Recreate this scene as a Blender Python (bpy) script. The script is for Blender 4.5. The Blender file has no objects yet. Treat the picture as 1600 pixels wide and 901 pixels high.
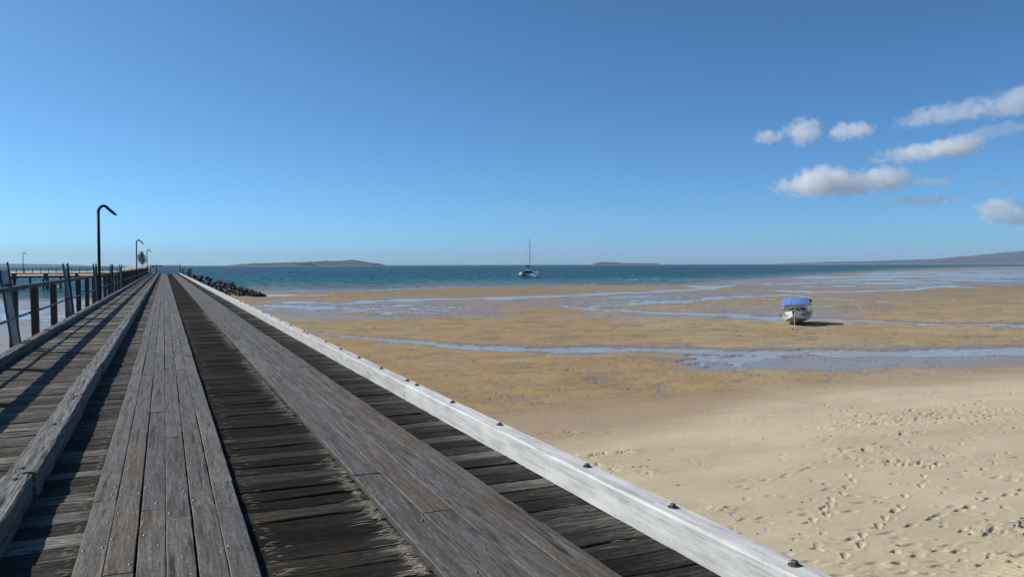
import bpy, bmesh, math, random
import numpy as np
from mathutils import Vector, Matrix, noise as mn

scene = bpy.context.scene
col = scene.collection
rng = random.Random(11)
R = math.radians

# ---------------------------------------------------------------- camera
F_PX, CAM_Z = 1244.0, 1.66
PHI, PITCH, ROLL = math.atan2(543.0, F_PX), math.atan2(37.6, F_PX), 0.0028
fw = Vector((math.sin(PHI) * math.cos(PITCH), math.cos(PHI) * math.cos(PITCH), -math.sin(PITCH)))
rt = fw.cross(Vector((0, 0, 1))).normalized()
up = rt.cross(fw).normalized()
rt2 = (rt * math.cos(ROLL) - up * math.sin(ROLL)).normalized()
up2 = rt2.cross(fw).normalized()
cam_d = bpy.data.cameras.new("camera")
cam = bpy.data.objects.new("camera", cam_d)
col.objects.link(cam)
m = Matrix((rt2, up2, -fw)).transposed().to_4x4()
m.translation = Vector((0, 0, CAM_Z))
cam.matrix_world = m
cam_d.sensor_width = 36.0
cam_d.lens = F_PX / 1600 * 36
cam_d.clip_start, cam_d.clip_end = 0.1, 60000
scene.camera = cam

# ---------------------------------------------------------------- sky and sun
SUN_EL = R(38.0)
SUN_DIR = Vector((-0.763 * math.cos(SUN_EL), 0.646 * math.cos(SUN_EL), math.sin(SUN_EL)))
w = bpy.data.worlds.new("World")
scene.world = w
w.use_nodes = True
nt = w.node_tree
bg = nt.nodes["Background"]
sky = nt.nodes.new("ShaderNodeTexSky")
sky.sky_type = 'NISHITA'
sky.sun_disc = False
sky.sun_elevation = SUN_EL
sky.sun_rotation = math.atan2(SUN_DIR.x, SUN_DIR.y)
sky.altitude = 0
sky.air_density, sky.dust_density, sky.ozone_density = 0.5, 0.6, 6.0
tint = nt.nodes.new("ShaderNodeMix"); tint.data_type = 'RGBA'; tint.blend_type = 'MULTIPLY'
tint.inputs[0].default_value = 1.0; tint.inputs[7].default_value = (1.0, 1.55, 1.62, 1)     # the clear, deep blue of this sky
nt.links.new(sky.outputs[0], tint.inputs[6])
nt.links.new(tint.outputs[2], bg.inputs[0])
bg.inputs[1].default_value = 0.0705
sun_d = bpy.data.lights.new("sun", 'SUN')
sun_d.energy = 4.3
sun_d.angle = R(0.5)
sun_d.color = (1.0, 0.93, 0.80)
sun = bpy.data.objects.new("sun", sun_d)
col.objects.link(sun)
sun.rotation_euler = (-SUN_DIR).to_track_quat('-Z', 'Y').to_euler()
sun.location = SUN_DIR * 200
scene.view_settings.view_transform = 'Standard'
scene.view_settings.look = 'None'
scene.view_settings.exposure = 0.3
scene.view_settings.gamma = 1.0
scene.render.engine = 'CYCLES'
scene.cycles.use_denoising = True
scene.cycles.max_bounces = 12
scene.cycles.volume_bounces = 12
scene.cycles.volume_max_steps = 128
scene.cycles.volume_step_rate = 0.5

HS = 4.7                    # eye above the flats and the sea
ZW = CAM_Z - HS             # water level
def hor(x): return 412.9 - 0.0028 * (x - 800)
def cam2w(X, Z):            # offset across / distance along the view, on the plan
    return (rt.x * X + math.sin(PHI) * Z, rt.y * X + math.cos(PHI) * Z)
def at(x, y=None, dist=None, H=HS):      # a pixel of the photograph to a point on the plan
    Z = dist if dist else H * F_PX / (y - hor(x))
    return cam2w((x - 800) * Z / F_PX, Z)

# ---------------------------------------------------------------- helpers
def link(o, parent=None):
    col.objects.link(o)
    if parent: o.parent = parent
    return o
def tag(o, label=None, cat=None, group=None, kind=None):
    for k, v in (('label', label), ('category', cat), ('group', group), ('kind', kind)):
        if v: o[k] = v
    return o
def empty(name, loc, rz=0, label=None, cat=None, group=None):
    o = bpy.data.objects.new(name, None)
    o.location = loc; o.rotation_euler = (0, 0, rz); o.empty_display_size = 0.3
    return tag(link(o), label, cat, group)
def copy_tree(o, parent=None):
    c = o.copy(); col.objects.link(c)
    if parent: c.parent = parent
    for ch in list(o.children): copy_tree(ch, c)
    return c
class MB:
    """collects shapes and links them as one mesh object"""
    def __init__(s): s.v, s.f = [], []
    def add(s, vs, fs):
        n = len(s.v); s.v += [tuple(p) for p in vs]; s.f += [tuple(i + n for i in q) for q in fs]; return s
    def box(s, c, d, rot=None):
        x, y, z = d[0] / 2, d[1] / 2, d[2] / 2
        vs = [Vector(p) for p in ((-x,-y,-z),(x,-y,-z),(x,y,-z),(-x,y,-z),(-x,-y,z),(x,-y,z),(x,y,z),(-x,y,z))]
        if rot is not None: vs = [rot @ p for p in vs]
        return s.add([p + Vector(c) for p in vs], [(3,2,1,0),(4,5,6,7),(0,1,5,4),(1,2,6,5),(2,3,7,6),(3,0,4,7)])
    def tube(s, pts, r, n=8, cap=True):
        pts = [Vector(p) for p in pts]
        rr = r if isinstance(r, (list, tuple)) else [r] * len(pts)
        vs, fs = [], []
        for i, p in enumerate(pts):
            d = ((pts[min(i+1, len(pts)-1)] - pts[max(i-1, 0)])).normalized()
            a = d.orthogonal().normalized() if i == 0 else (a - d * a.dot(d)).normalized()
            b = d.cross(a)
            for k in range(n):
                t = 2 * math.pi * k / n
                vs.append(p + (a * math.cos(t) + b * math.sin(t)) * rr[i])
        for i in range(len(pts) - 1):
            for k in range(n):
                k2 = (k + 1) % n
                fs.append((i*n+k, i*n+k2, (i+1)*n+k2, (i+1)*n+k))
        if cap: fs += [tuple(range(n))[::-1], tuple((len(pts)-1)*n + k for k in range(n))]
        return s.add(vs, fs)
    def mesh(s, name, mat, smooth=False, bevel=0):
        me = bpy.data.meshes.new(name)
        me.from_pydata(s.v, [], s.f); me.validate()
        if bevel:
            bm = bmesh.new(); bm.from_mesh(me)
            bmesh.ops.bevel(bm, geom=bm.edges[:], offset=bevel, segments=1, affect='EDGES')
            bm.to_mesh(me); bm.free()
        if mat: me.materials.append(mat)
        if smooth: me.polygons.foreach_set('use_smooth', [True] * len(me.polygons))
        me.update()
        return me
    def build(s, name, mat, parent=None, smooth=False, bevel=0):
        return link(bpy.data.objects.new(name, s.mesh(name, mat, smooth, bevel)), parent)
def grid_mesh(name, P, nu, nv, mat, keep=None, attrs=None, smooth=True):
    """P (nu*nv,3); index = i*nv+j"""
    idx = np.arange(nu * nv).reshape(nu, nv)
    q = np.stack([idx[:-1,:-1], idx[1:,:-1], idx[1:,1:], idx[:-1,1:]], -1).reshape(-1, 4)
    if keep is not None: q = q[keep.reshape(-1)]
    used = np.unique(q); remap = np.full(nu * nv, -1, np.int64); remap[used] = np.arange(len(used))
    q = remap[q]; P2 = P[used].astype(np.float32)
    me = bpy.data.meshes.new(name)
    me.vertices.add(len(P2)); me.vertices.foreach_set('co', P2.reshape(-1))
    me.loops.add(q.size); me.loops.foreach_set('vertex_index', q.reshape(-1).astype(np.int32))
    me.polygons.add(len(q)); me.polygons.foreach_set('loop_start', np.arange(0, q.size, 4, dtype=np.int32))
    me.polygons.foreach_set('use_smooth', np.full(len(q), smooth))
    for k, a in (attrs or {}).items():
        at_ = me.attributes.new(k, 'FLOAT', 'POINT'); at_.data.foreach_set('value', a[used].astype(np.float32))
    me.materials.append(mat); me.update(calc_edges=True); me.validate()
    return link(bpy.data.objects.new(name, me))

def _h(ix, iy, seed):
    n = (ix * 374761393 + iy * 668265263 + seed * 974634777) & 0xffffffff
    n = ((n ^ (n >> 13)) * 1274126177) & 0xffffffff
    return ((n ^ (n >> 16)) & 0xffff) / 65535.0
def vnoise(x, y, seed=0):
    x = np.asarray(x, float); y = np.asarray(y, float)
    ix = np.floor(x).astype(np.int64); iy = np.floor(y).astype(np.int64)
    fx = x - ix; fy = y - iy; fx = fx*fx*(3-2*fx); fy = fy*fy*(3-2*fy)
    a = _h(ix, iy, seed); b = _h(ix+1, iy, seed); c = _h(ix, iy+1, seed); d = _h(ix+1, iy+1, seed)
    return (a*(1-fx)+b*fx)*(1-fy) + (c*(1-fx)+d*fx)*fy - 0.5
def fbm(x, y, seed=0, oct=4, gain=0.5):
    t, a, f = 0, 1.0, 1.0
    for o in range(oct):
        t = t + a * vnoise(np.asarray(x) * f + 17.3*o, np.asarray(y) * f - 9.1*o, seed + o); a *= gain; f *= 2.03
    return t
def sstep(a, b, x):
    t = np.clip((x - a) / (b - a), 0, 1); return t*t*(3-2*t)

# ---------------------------------------------------------------- node helpers
ALBEDO = 0.80                # all colours below were picked about a quarter too bright
class Mat:
    def __init__(s, name, rough=0.7, spec=0.5, metal=0.0):
        s.m = bpy.data.materials.new(name); s.m.use_nodes = True
        s.t = s.m.node_tree; s.b = s.t.nodes["Principled BSDF"]
        s.b.inputs['Roughness'].default_value = rough
        s.b.inputs['Metallic'].default_value = metal
        s.b.inputs['Specular IOR Level'].default_value = spec
        s._tc = None
    def n(s, kind, **kw):
        nd = s.t.nodes.new("ShaderNode" + kind)
        for k, v in kw.items(): setattr(nd, k, v)
        return nd
    def put(s, sock, v):
        if isinstance(v, bpy.types.NodeSocket): s.t.links.new(v, sock)
        elif isinstance(v, (tuple, list)) and len(v) == 3 and sock.type == 'RGBA': sock.default_value = (*v, 1)
        else: sock.default_value = v
    def coord(s, which='Object'):
        if not s._tc: s._tc = s.n("TexCoord")
        return s._tc.outputs[which]
    def pos(s): return s.n("NewGeometry").outputs['Position']
    def attr(s, name): return s.n("Attribute", attribute_name=name).outputs['Fac']
    def rand(s): return s.n("ObjectInfo").outputs['Random']
    def math(s, op, a, b=0.0, clamp=False):
        nd = s.n("Math", operation=op, use_clamp=clamp); s.put(nd.inputs[0], a); s.put(nd.inputs[1], b); return nd.outputs[0]
    def vmath(s, op, a, b):
        nd = s.n("VectorMath", operation=op); s.put(nd.inputs[0], a); s.put(nd.inputs[1], b); return nd.outputs[0]
    def sep(s, v):
        nd = s.n("SeparateXYZ"); s.put(nd.inputs[0], v); return nd.outputs
    def comb(s, x, y, z):
        nd = s.n("CombineXYZ")
        for i, q in enumerate((x, y, z)): s.put(nd.inputs[i], q)
        return nd.outputs[0]
    def noise(s, v, scale=1.0, detail=4.0, rough=0.55, dist=0.0):
        nd = s.n("TexNoise"); s.put(nd.inputs['Vector'], v); s.put(nd.inputs['Scale'], scale)
        nd.inputs['Detail'].default_value = detail; nd.inputs['Roughness'].default_value = rough
        nd.inputs['Distortion'].default_value = dist
        return nd.outputs['Fac']
    def ramp(s, f, stops):
        nd = s.n("ValToRGB"); s.put(nd.inputs[0], f); e = nd.color_ramp.elements
        while len(e) < len(stops): e.new(0.5)
        for q, (p, c) in zip(e, stops):
            q.position = p; q.color = (*c, 1) if isinstance(c, (tuple, list)) else (c, c, c, 1)
        return nd.outputs[0]
    def mix(s, f, a, b, blend='MIX'):
        nd = s.n("Mix", data_type='RGBA', blend_type=blend); s.put(nd.inputs[0], f)
        s.put(nd.inputs[6], a); s.put(nd.inputs[7], b); return nd.outputs[2]
    def bump(s, h, strength=0.5, dist=0.01, normal=None):
        nd = s.n("Bump"); nd.inputs['Strength'].default_value = strength; nd.inputs['Distance'].default_value = dist
        s.put(nd.inputs['Height'], h)
        if normal: s.put(nd.inputs['Normal'], normal)
        s.t.links.new(nd.outputs[0], s.b.inputs['Normal']); return nd.outputs[0]
    def color(s, c): s.put(s.b.inputs['Base Color'], s.mix(1.0, c, (ALBEDO,) * 3, 'MULTIPLY')); return s
    def rough(s, v): s.put(s.b.inputs['Roughness'], v); return s

def paint(name, c, rough=0.5, spec=0.5, var=0.15, scale=3.0, metal=0.0):
    M = Mat(name, rough, spec, metal)
    n = M.noise(M.coord(), scale, 5, 0.6)
    lo = tuple(q * (1 - var) for q in c); hi = tuple(min(1, q * (1 + var)) for q in c)
    M.color(M.ramp(n, [(0.3, lo), (0.7, hi)]))
    M.bump(n, 0.1, 0.005)
    return M.m

def grain(M, axis, fine=26.0, off=True):
    """stretched coordinates along the grain"""
    c = M.coord()
    if off:
        r = M.rand(); o = M.comb(M.math('MULTIPLY', r, 91.0), M.math('MULTIPLY', r, 57.0), M.math('MULTIPLY', r, 33.0))
        c = M.vmath('ADD', c, o)
    sc = (1.3, fine, fine) if axis == 'x' else (fine, 1.3, fine)
    return c, M.vmath('MULTIPLY', c, sc)

# ---------------------------------------------------------------- wood
def deck_wood():
    M = Mat("weathered_deck_timber", 0.92, 0.08)
    c, g = grain(M, 'x', 85.0)
    g = M.vmath('MULTIPLY', g, (2.2, 1.0, 1.0))
    fine = M.noise(g, 1.0, 8, 0.75, 0.2)
    crack = M.noise(M.vmath('MULTIPLY', g, (0.6, 1.7, 1.7)), 1.0, 3, 0.6)
    blot = M.noise(c, 1.1, 3, 0.6)
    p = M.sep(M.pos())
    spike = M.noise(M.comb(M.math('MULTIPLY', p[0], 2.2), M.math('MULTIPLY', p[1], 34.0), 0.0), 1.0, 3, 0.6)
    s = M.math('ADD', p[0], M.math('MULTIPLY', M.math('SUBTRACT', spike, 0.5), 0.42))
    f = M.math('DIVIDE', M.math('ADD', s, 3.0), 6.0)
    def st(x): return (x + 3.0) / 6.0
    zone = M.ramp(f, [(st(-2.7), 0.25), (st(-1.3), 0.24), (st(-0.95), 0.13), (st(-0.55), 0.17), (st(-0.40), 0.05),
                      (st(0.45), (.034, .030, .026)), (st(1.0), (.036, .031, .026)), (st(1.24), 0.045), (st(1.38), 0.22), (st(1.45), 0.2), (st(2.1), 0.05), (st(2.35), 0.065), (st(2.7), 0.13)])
    base = M.ramp(fine, [(0.30, (0.08, 0.07, 0.06)), (0.44, (0.45, 0.42, 0.37)), (0.56, (0.85, 0.83, 0.79)), (0.72, (2.1, 2.07, 2.0))])
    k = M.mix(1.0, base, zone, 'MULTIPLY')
    k = M.mix(1.0, k, M.ramp(M.rand(), [(0.0, 0.5), (0.3, 0.8), (0.6, 1.05), (0.8, 1.35), (0.9, 2.0), (1.0, 2.9)]), 'MULTIPLY')
    k = M.mix(1.0, k, M.ramp(blot, [(0.3, (0.65, 0.62, 0.58)), (0.7, (1.35, 1.35, 1.33))]), 'MULTIPLY')
    chk = M.noise(M.vmath('MULTIPLY', c, (1.6, 46.0, 30.0)), 1.0, 6, 0.72)
    k = M.mix(M.ramp(chk, [(0.40, 0.85), (0.47, 0.0)]), k, (0.012, 0.010, 0.008))
    spk = M.noise(M.vmath('MULTIPLY', c, (16.0, 150.0, 60.0)), 1.0, 5, 0.75)
    k = M.mix(1.0, k, M.ramp(spk, [(0.34, 0.35), (0.5, 1.0), (0.66, 1.9)]), 'MULTIPLY')
    k = M.mix(M.ramp(crack, [(0.27, 1.0), (0.36, 0.0)]), k, (0.006, 0.005, 0.004))
    pale = M.ramp(M.noise(M.vmath('MULTIPLY', g, (0.9, 1.3, 1.3)), 1.3, 4, 0.7), [(0.62, 0.0), (0.68, 1.0)])
    k = M.mix(M.math('MULTIPLY', pale, 0.35), k, (0.22, 0.20, 0.17))
    M.color(k)
    M.bump(M.math('ADD', fine, M.math('MULTIPLY', crack, 0.8)), 0.9, 0.012)
    return M.m
def tread_wood(name, tint=(0.126, 0.115, 0.103), brown=(0.135, 0.100, 0.066), amt=0.5, fine=24.0, bs=.55, bd=.006):
    M = Mat(name, 0.72, 0.28)
    c, g = grain(M, 'y', fine)
    fineN = M.noise(g, 1.0, 7, 0.65, 0.5)
    blot = M.noise(M.vmath('MULTIPLY', c, (3.0, 0.7, 3.0)), 1.0, 4, 0.65)
    knot = M.noise(M.vmath('MULTIPLY', c, (9.0, 3.0, 9.0)), 1.0, 2, 0.5)
    crack = M.noise(M.vmath('MULTIPLY', g, (1.2, 0.8, 1.2)), 1.0, 3, 0.6)
    lo = tuple(q * 0.42 for q in tint); hi = tuple(q * 1.55 for q in tint)
    k = M.ramp(fineN, [(0.3, lo), (0.5, tint), (0.72, hi)])
    kb = M.ramp(fineN, [(0.3, tuple(q * 0.45 for q in brown)), (0.5, brown), (0.72, tuple(q * 1.6 for q in brown))])
    bf = M.math('MULTIPLY', M.ramp(M.math('ADD', blot, M.math('MULTIPLY', M.math('SUBTRACT', M.rand(), 0.5), 0.25)), [(0.44, 0.0), (0.62, 1.0)]), amt)
    k = M.mix(bf, k, kb)
    spk = M.noise(M.vmath('MULTIPLY', c, (60.0, 22.0, 60.0)), 1.0, 4, 0.7)
    k = M.mix(1.0, k, M.ramp(spk, [(0.32, 0.6), (0.5, 1.0), (0.68, 1.4)]), 'MULTIPLY')
    k = M.mix(1.0, k, M.ramp(M.rand(), [(0.0, 0.85), (0.5, 1.0), (1.0, 1.16)]), 'MULTIPLY')
    k = M.mix(M.ramp(knot, [(0.22, 0.8), (0.29, 0.0)]), k, (0.03, 0.026, 0.022))
    tan = M.noise(M.vmath('MULTIPLY', c, (14.0, 2.2, 14.0)), 1.0, 5, 0.7)
    k = M.mix(M.math('MULTIPLY', M.ramp(tan, [(0.58, 0.0), (0.68, 1.0)]), 0.55), k, M.mix(0.5, tuple(q * 1.9 for q in brown), tuple(q * 1.5 for q in tint)))
    k = M.mix(M.ramp(crack, [(0.31, 0.9), (0.39, 0.0)]), k, (0.016, 0.013, 0.011))
    fib = M.noise(M.vmath('MULTIPLY', c, (95.0, 5.0, 95.0)), 1.0, 5, 0.7)
    k = M.mix(1.0, k, M.ramp(fib, [(0.33, 0.55), (0.5, 1.0), (0.67, 1.35)]), 'MULTIPLY')
    M.color(k)
    M.rough(M.ramp(fineN, [(0.3, 0.8), (0.7, 0.46)]))
    M.bump(M.math('ADD', fineN, crack), bs, bd)
    return M.m
def white_wood(name="worn_white_painted_timber", v=.72, worn=0.0):
    M = Mat(name, 0.8, 0.3)
    c, g = grain(M, 'y', 34.0)
    fine = M.noise(g, 1.0, 7, 0.7, 0.3)
    blot = M.noise(M.vmath('MULTIPLY', c, (4.0, 2.2, 5.0)), 1.0, 5, 0.7)
    spots = M.noise(c, 22.0, 4, 0.7)
    wornf = M.math('ADD', M.math('MULTIPLY', blot, 0.6), M.math('MULTIPLY', fine, 0.4))
    k = M.mix(M.ramp(wornf, [(0.36 + worn, 1.0), (0.58 + worn, 0.0)]), (v, v * 1.012, v * 1.02), M.ramp(fine, [(0.28, (0.22, 0.22, 0.225)), (0.5, (0.52, 0.52, 0.525)), (0.7, (0.66, 0.665, 0.67))]))
    k = M.mix(M.math('MULTIPLY', M.ramp(spots, [(0.28, 1.0), (0.38, 0.0)]), 0.5), k, (0.2, 0.2, 0.2))
    k = M.mix(M.ramp(M.noise(M.vmath('MULTIPLY', g, (1.4, .7, 1.4)), 1.0, 3, .6), [(0.29, 0.85), (0.35, 0.0)]), k, (0.04, 0.04, 0.04))
    M.color(k); M.bump(M.math('ADD', fine, spots), 0.5, 0.006)
    return M.m

WOOD_DECK = deck_wood()
WOOD_TREAD = tread_wood("grey_tread_timber", amt=.15, fine=18.0)
WOOD_TREAD_M = tread_wood("brown_stained_tread_timber", (.116, .105, .094), (.110, .083, .056), .85, 20.0, .8, .008)
WOOD_TREAD_B = tread_wood("brown_grey_tread_timber", (0.122, 0.112, 0.102), (0.108, 0.078, 0.052), 0.85, 20.0, .9, .010)
WOOD_KERB = tread_wood("rough_grey_kerb_timber", (0.15, 0.145, 0.14), (0.12, 0.105, 0.085), 0.35, 42.0, 1.0, .014)
WOOD_WHITE = white_wood()
WOOD_WHITE_OLD = white_wood("worn_grey_white_timber", .60, .05)
WOOD_RAIL = tread_wood("dark_brown_railing_timber", (0.050, 0.040, 0.036), (0.050, 0.034, 0.027), 0.6)
WOOD_PILE = tread_wood("dark_pile_timber", (0.045, 0.04, 0.038), (0.05, 0.035, 0.025), 0.6)
WOOD_PALE = tread_wood("pale_sunbleached_timber", (0.70, 0.67, 0.60), (0.60, 0.55, 0.46), 0.5)
STEEL = paint("galvanised_steel", (0.36, 0.44, 0.50), 0.45, 0.5, 0.3, 6.0, 0.3)
STEEL_DARK = paint("dark_weathered_steel", (0.05, 0.05, 0.055), 0.5, 0.5, 0.35, 8.0, 0.4)
LAMP_PAINT = paint("dark_navy_lamp_paint", (0.018, 0.016, 0.035), 0.65, 0.2, 0.2, 4.0)
BOLT = paint("rusty_bolt_steel", (0.15, 0.135, 0.11), 0.6, 0.5, 0.4, 30.0, 0.5)
NAIL = paint("worn_nail_steel", (0.07, 0.07, 0.075), 0.45, 0.5, 0.5, 40.0, 0.5)
SPLINTER = paint("pale_splintered_wood", (0.46, 0.41, 0.33), 0.9, 0.1, 0.3, 9.0)

# ---------------------------------------------------------------- sand and water
def sand_mat():
    M = Mat("tidal_flat_and_beach_sand", 0.9, 0.2)
    dry, damp = M.attr('dry'), M.attr('damp')
    p = M.pos()
    n1 = M.noise(p, 0.35, 5, 0.6); n2 = M.noise(p, 5.0, 5, 0.7); n3 = M.noise(p, 38.0, 3, 0.6)
    px = M.sep(p)
    flat = M.ramp(n1, [(0.3, (0.33, 0.224, 0.112)), (0.5, (0.40, 0.28, 0.145)), (0.7, (0.455, 0.33, 0.182))])
    flat = M.mix(M.ramp(n2, [(0.34, 0.28), (0.48, 0.0)]), flat, (0.185, 0.122, 0.065))
    dryc = M.ramp(n2, [(0.3, (0.54, 0.455, 0.325)), (0.7, (0.60, 0.515, 0.38))])
    dryc = M.mix(1.0, dryc, M.ramp(M.noise(M.vmath('MULTIPLY', p, (.5, .9, .5)), .6, 4, .6), [(0.3, (.86, .85, .83)), (0.7, (1.08, 1.08, 1.08))]), 'MULTIPLY')
    dampc = M.ramp(n2, [(0.3, (0.36, 0.27, 0.185)), (0.7, (0.42, 0.325, 0.23))])
    k = M.mix(damp, flat, dampc)
    k = M.mix(dry, k, dryc)
    wet = M.attr('wet')
    k = M.mix(M.attr('moist'), k, M.mix(1.0, k, (0.60, 0.62, 0.66), 'MULTIPLY'))
    k = M.mix(M.math('MULTIPLY', wet, 0.75), k, (0.30, 0.255, 0.225))
    k = M.mix(1.0, k, M.ramp(n3, [(0.3, 0.86), (0.7, 1.12)]), 'MULTIPLY')
    M.color(k)
    M.rough(M.ramp(wet, [(0.0, 0.92), (0.4, 0.58), (0.75, 0.36), (1.0, 0.20)]))
    M.put(M.b.inputs['Specular IOR Level'], M.ramp(wet, [(0.0, 0.12), (0.5, 0.5)]))
    h = M.math('ADD', M.math('MULTIPLY', n3, 0.35), n2)
    amp = M.math('MULTIPLY', M.math('SUBTRACT', 1.0, M.math('MULTIPLY', dry, 0.75)), M.ramp(wet, [(0.0, 1.0), (0.8, 0.08)]))
    M.bump(M.math('MULTIPLY', h, amp), 0.6, 0.03)
    return M.m
def waves(M, p, scale, amp):
    """wave slopes straight into the normal, so far water keeps its chop"""
    nz = M.n("TexNoise"); M.put(nz.inputs['Vector'], p); nz.inputs['Scale'].default_value = scale
    nz.inputs['Detail'].default_value = 4; nz.inputs['Roughness'].default_value = .6
    c = M.vmath('SUBTRACT', nz.outputs['Color'], (.5, .5, .5))
    c = M.vmath('MULTIPLY', c, M.comb(amp, amp, 0.0))
    n = M.n("VectorMath", operation='NORMALIZE'); M.put(n.inputs[0], M.vmath('ADD', c, (0, 0, 1)))
    M.t.links.new(n.outputs[0], M.b.inputs['Normal'])
def sea_mat():
    M = Mat("sea_water", 0.22, 0.5)
    M.b.inputs['IOR'].default_value = 1.33
    d = M.attr('depth')
    p = M.pos()
    sp = M.vmath('MULTIPLY', p, (1, 1, 0))
    n1 = M.noise(sp, 0.022, 4, 0.6)
    k = M.ramp(d, [(0.0, (0.19, 0.175, 0.15)), (0.12, (0.13, 0.15, 0.15)), (0.27, (0.055, 0.115, 0.13)), (0.45, (0.003, 0.078, 0.103)), (0.75, (0.001, 0.047, 0.074)), (1.0, (0.001, 0.032, 0.056))])
    k = M.mix(1.0, k, M.ramp(n1, [(0.35, 0.82), (0.65, 1.15)]), 'MULTIPLY')
    M.color(k)
    M.b.inputs['Specular IOR Level'].default_value = 0.004
    waves(M, sp, 0.55, M.math('MULTIPLY', M.ramp(d, [(0.0, 0.10), (0.42, 1.0)]), 3.0))
    return M.m
def pool_mat():
    M = Mat("shallow_tidal_water", 0.10, 0.22)
    M.b.inputs['IOR'].default_value = 1.33
    p = M.pos()
    n = M.noise(p, 0.5, 4, 0.6)
    M.color(M.ramp(n, [(0.3, (0.37, 0.315, 0.25)), (0.7, (0.44, 0.38, 0.305))]))
    waves(M, p, 2.0, 0.4)
    return M.m

# pixel polylines (x, y, half width) of the channels that drain the flats
CH = [
 [(500,521,.6),(560,527,1.6),(600,532,2.6),(660,537,3.2),(720,543,3.6),(800,546,4),(860,548,5),(920,548,5),(1000,546,3.6),(1080,548,4),(1160,551,4),(1250,552,5),(1350,553,5.5),(1450,552,6),(1600,550,7),(1800,546,9)],
 [(860,476,.3),(920,482,2.2),(1000,487,2.6),(1100,492,3.2),(1200,497,4),(1290,499,2.6),(1400,504,2.2),(1500,507,2.6),(1600,509,3.4),(1800,512,4)],
 [(520,476,.8),(560,471.5,2),(600,470,2.2),(700,467,1.6),(800,465.5,2),(900,461.5,2.2),(987,457,1.9),(1060,454,2),(1119,449.5,2.2),(1150,446,.6)],
 [(1040,446,.4),(1080,447.5,1.2),(1122,448.5,1.5),(1140,448.5,.3)],
 [(880,482,.5),(944,477.5,1.6),(1009,473,1.7),(1075,471,1.8),(1106,465.5,2.2),(1162,463.5,1.8),(1228,461.5,1.7),(1272,465,1.3),(1337,469,1.0),(1420,471,.4)],
 [(1170,452.5,.4),(1200,453.2,1.2),(1272,455.6,1.8),(1337,455.6,1.7),(1425,452.5,1.8),(1460,448.5,2),(1486,447.5,1.5),(1540,449,.6)],
 [(1470,437.5,.4),(1500,438.2,1.0),(1600,439.3,1.2),(1750,441,1.3)],
 [(1215,443.5,.4),(1240,442.6,1.2),(1262,441.8,.5)],
 [(1090,434.2,.3),(1180,433.6,.9),(1300,432.6,.8),(1400,431.8,.9),(1600,430,.8)],
 [(395,461.2,.8),(430,461,1.6),(490,461,1.2),(520,460,.3)],
 [(1400,425,.4),(1480,424,.7),(1600,423,.8)],
 [(735,565,.2),(748,565.4,1.3),(762,565,.2)],
 [(1095,557,.4),(1115,557,2.8),(1140,556.5,.4)],
 [(560,453.4,.3),(590,453.2,.9),(620,452.6,.7),(680,450,.4)],
 [(380,478,.3),(460,480,1.5),(520,482,2.2),(570,484,.5)],
]
SHORE = [(-900,470),(150,468),(300,459),(409,455),(540,454.2),(606,453.4),(672,449.5),(825,447),(1000,446),(1066,444.7),(1120,440.5),(1250,432),(1381,423.5),(1480,419.5),(1600,416.4),(1800,413),(2600,409.5)]

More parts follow.
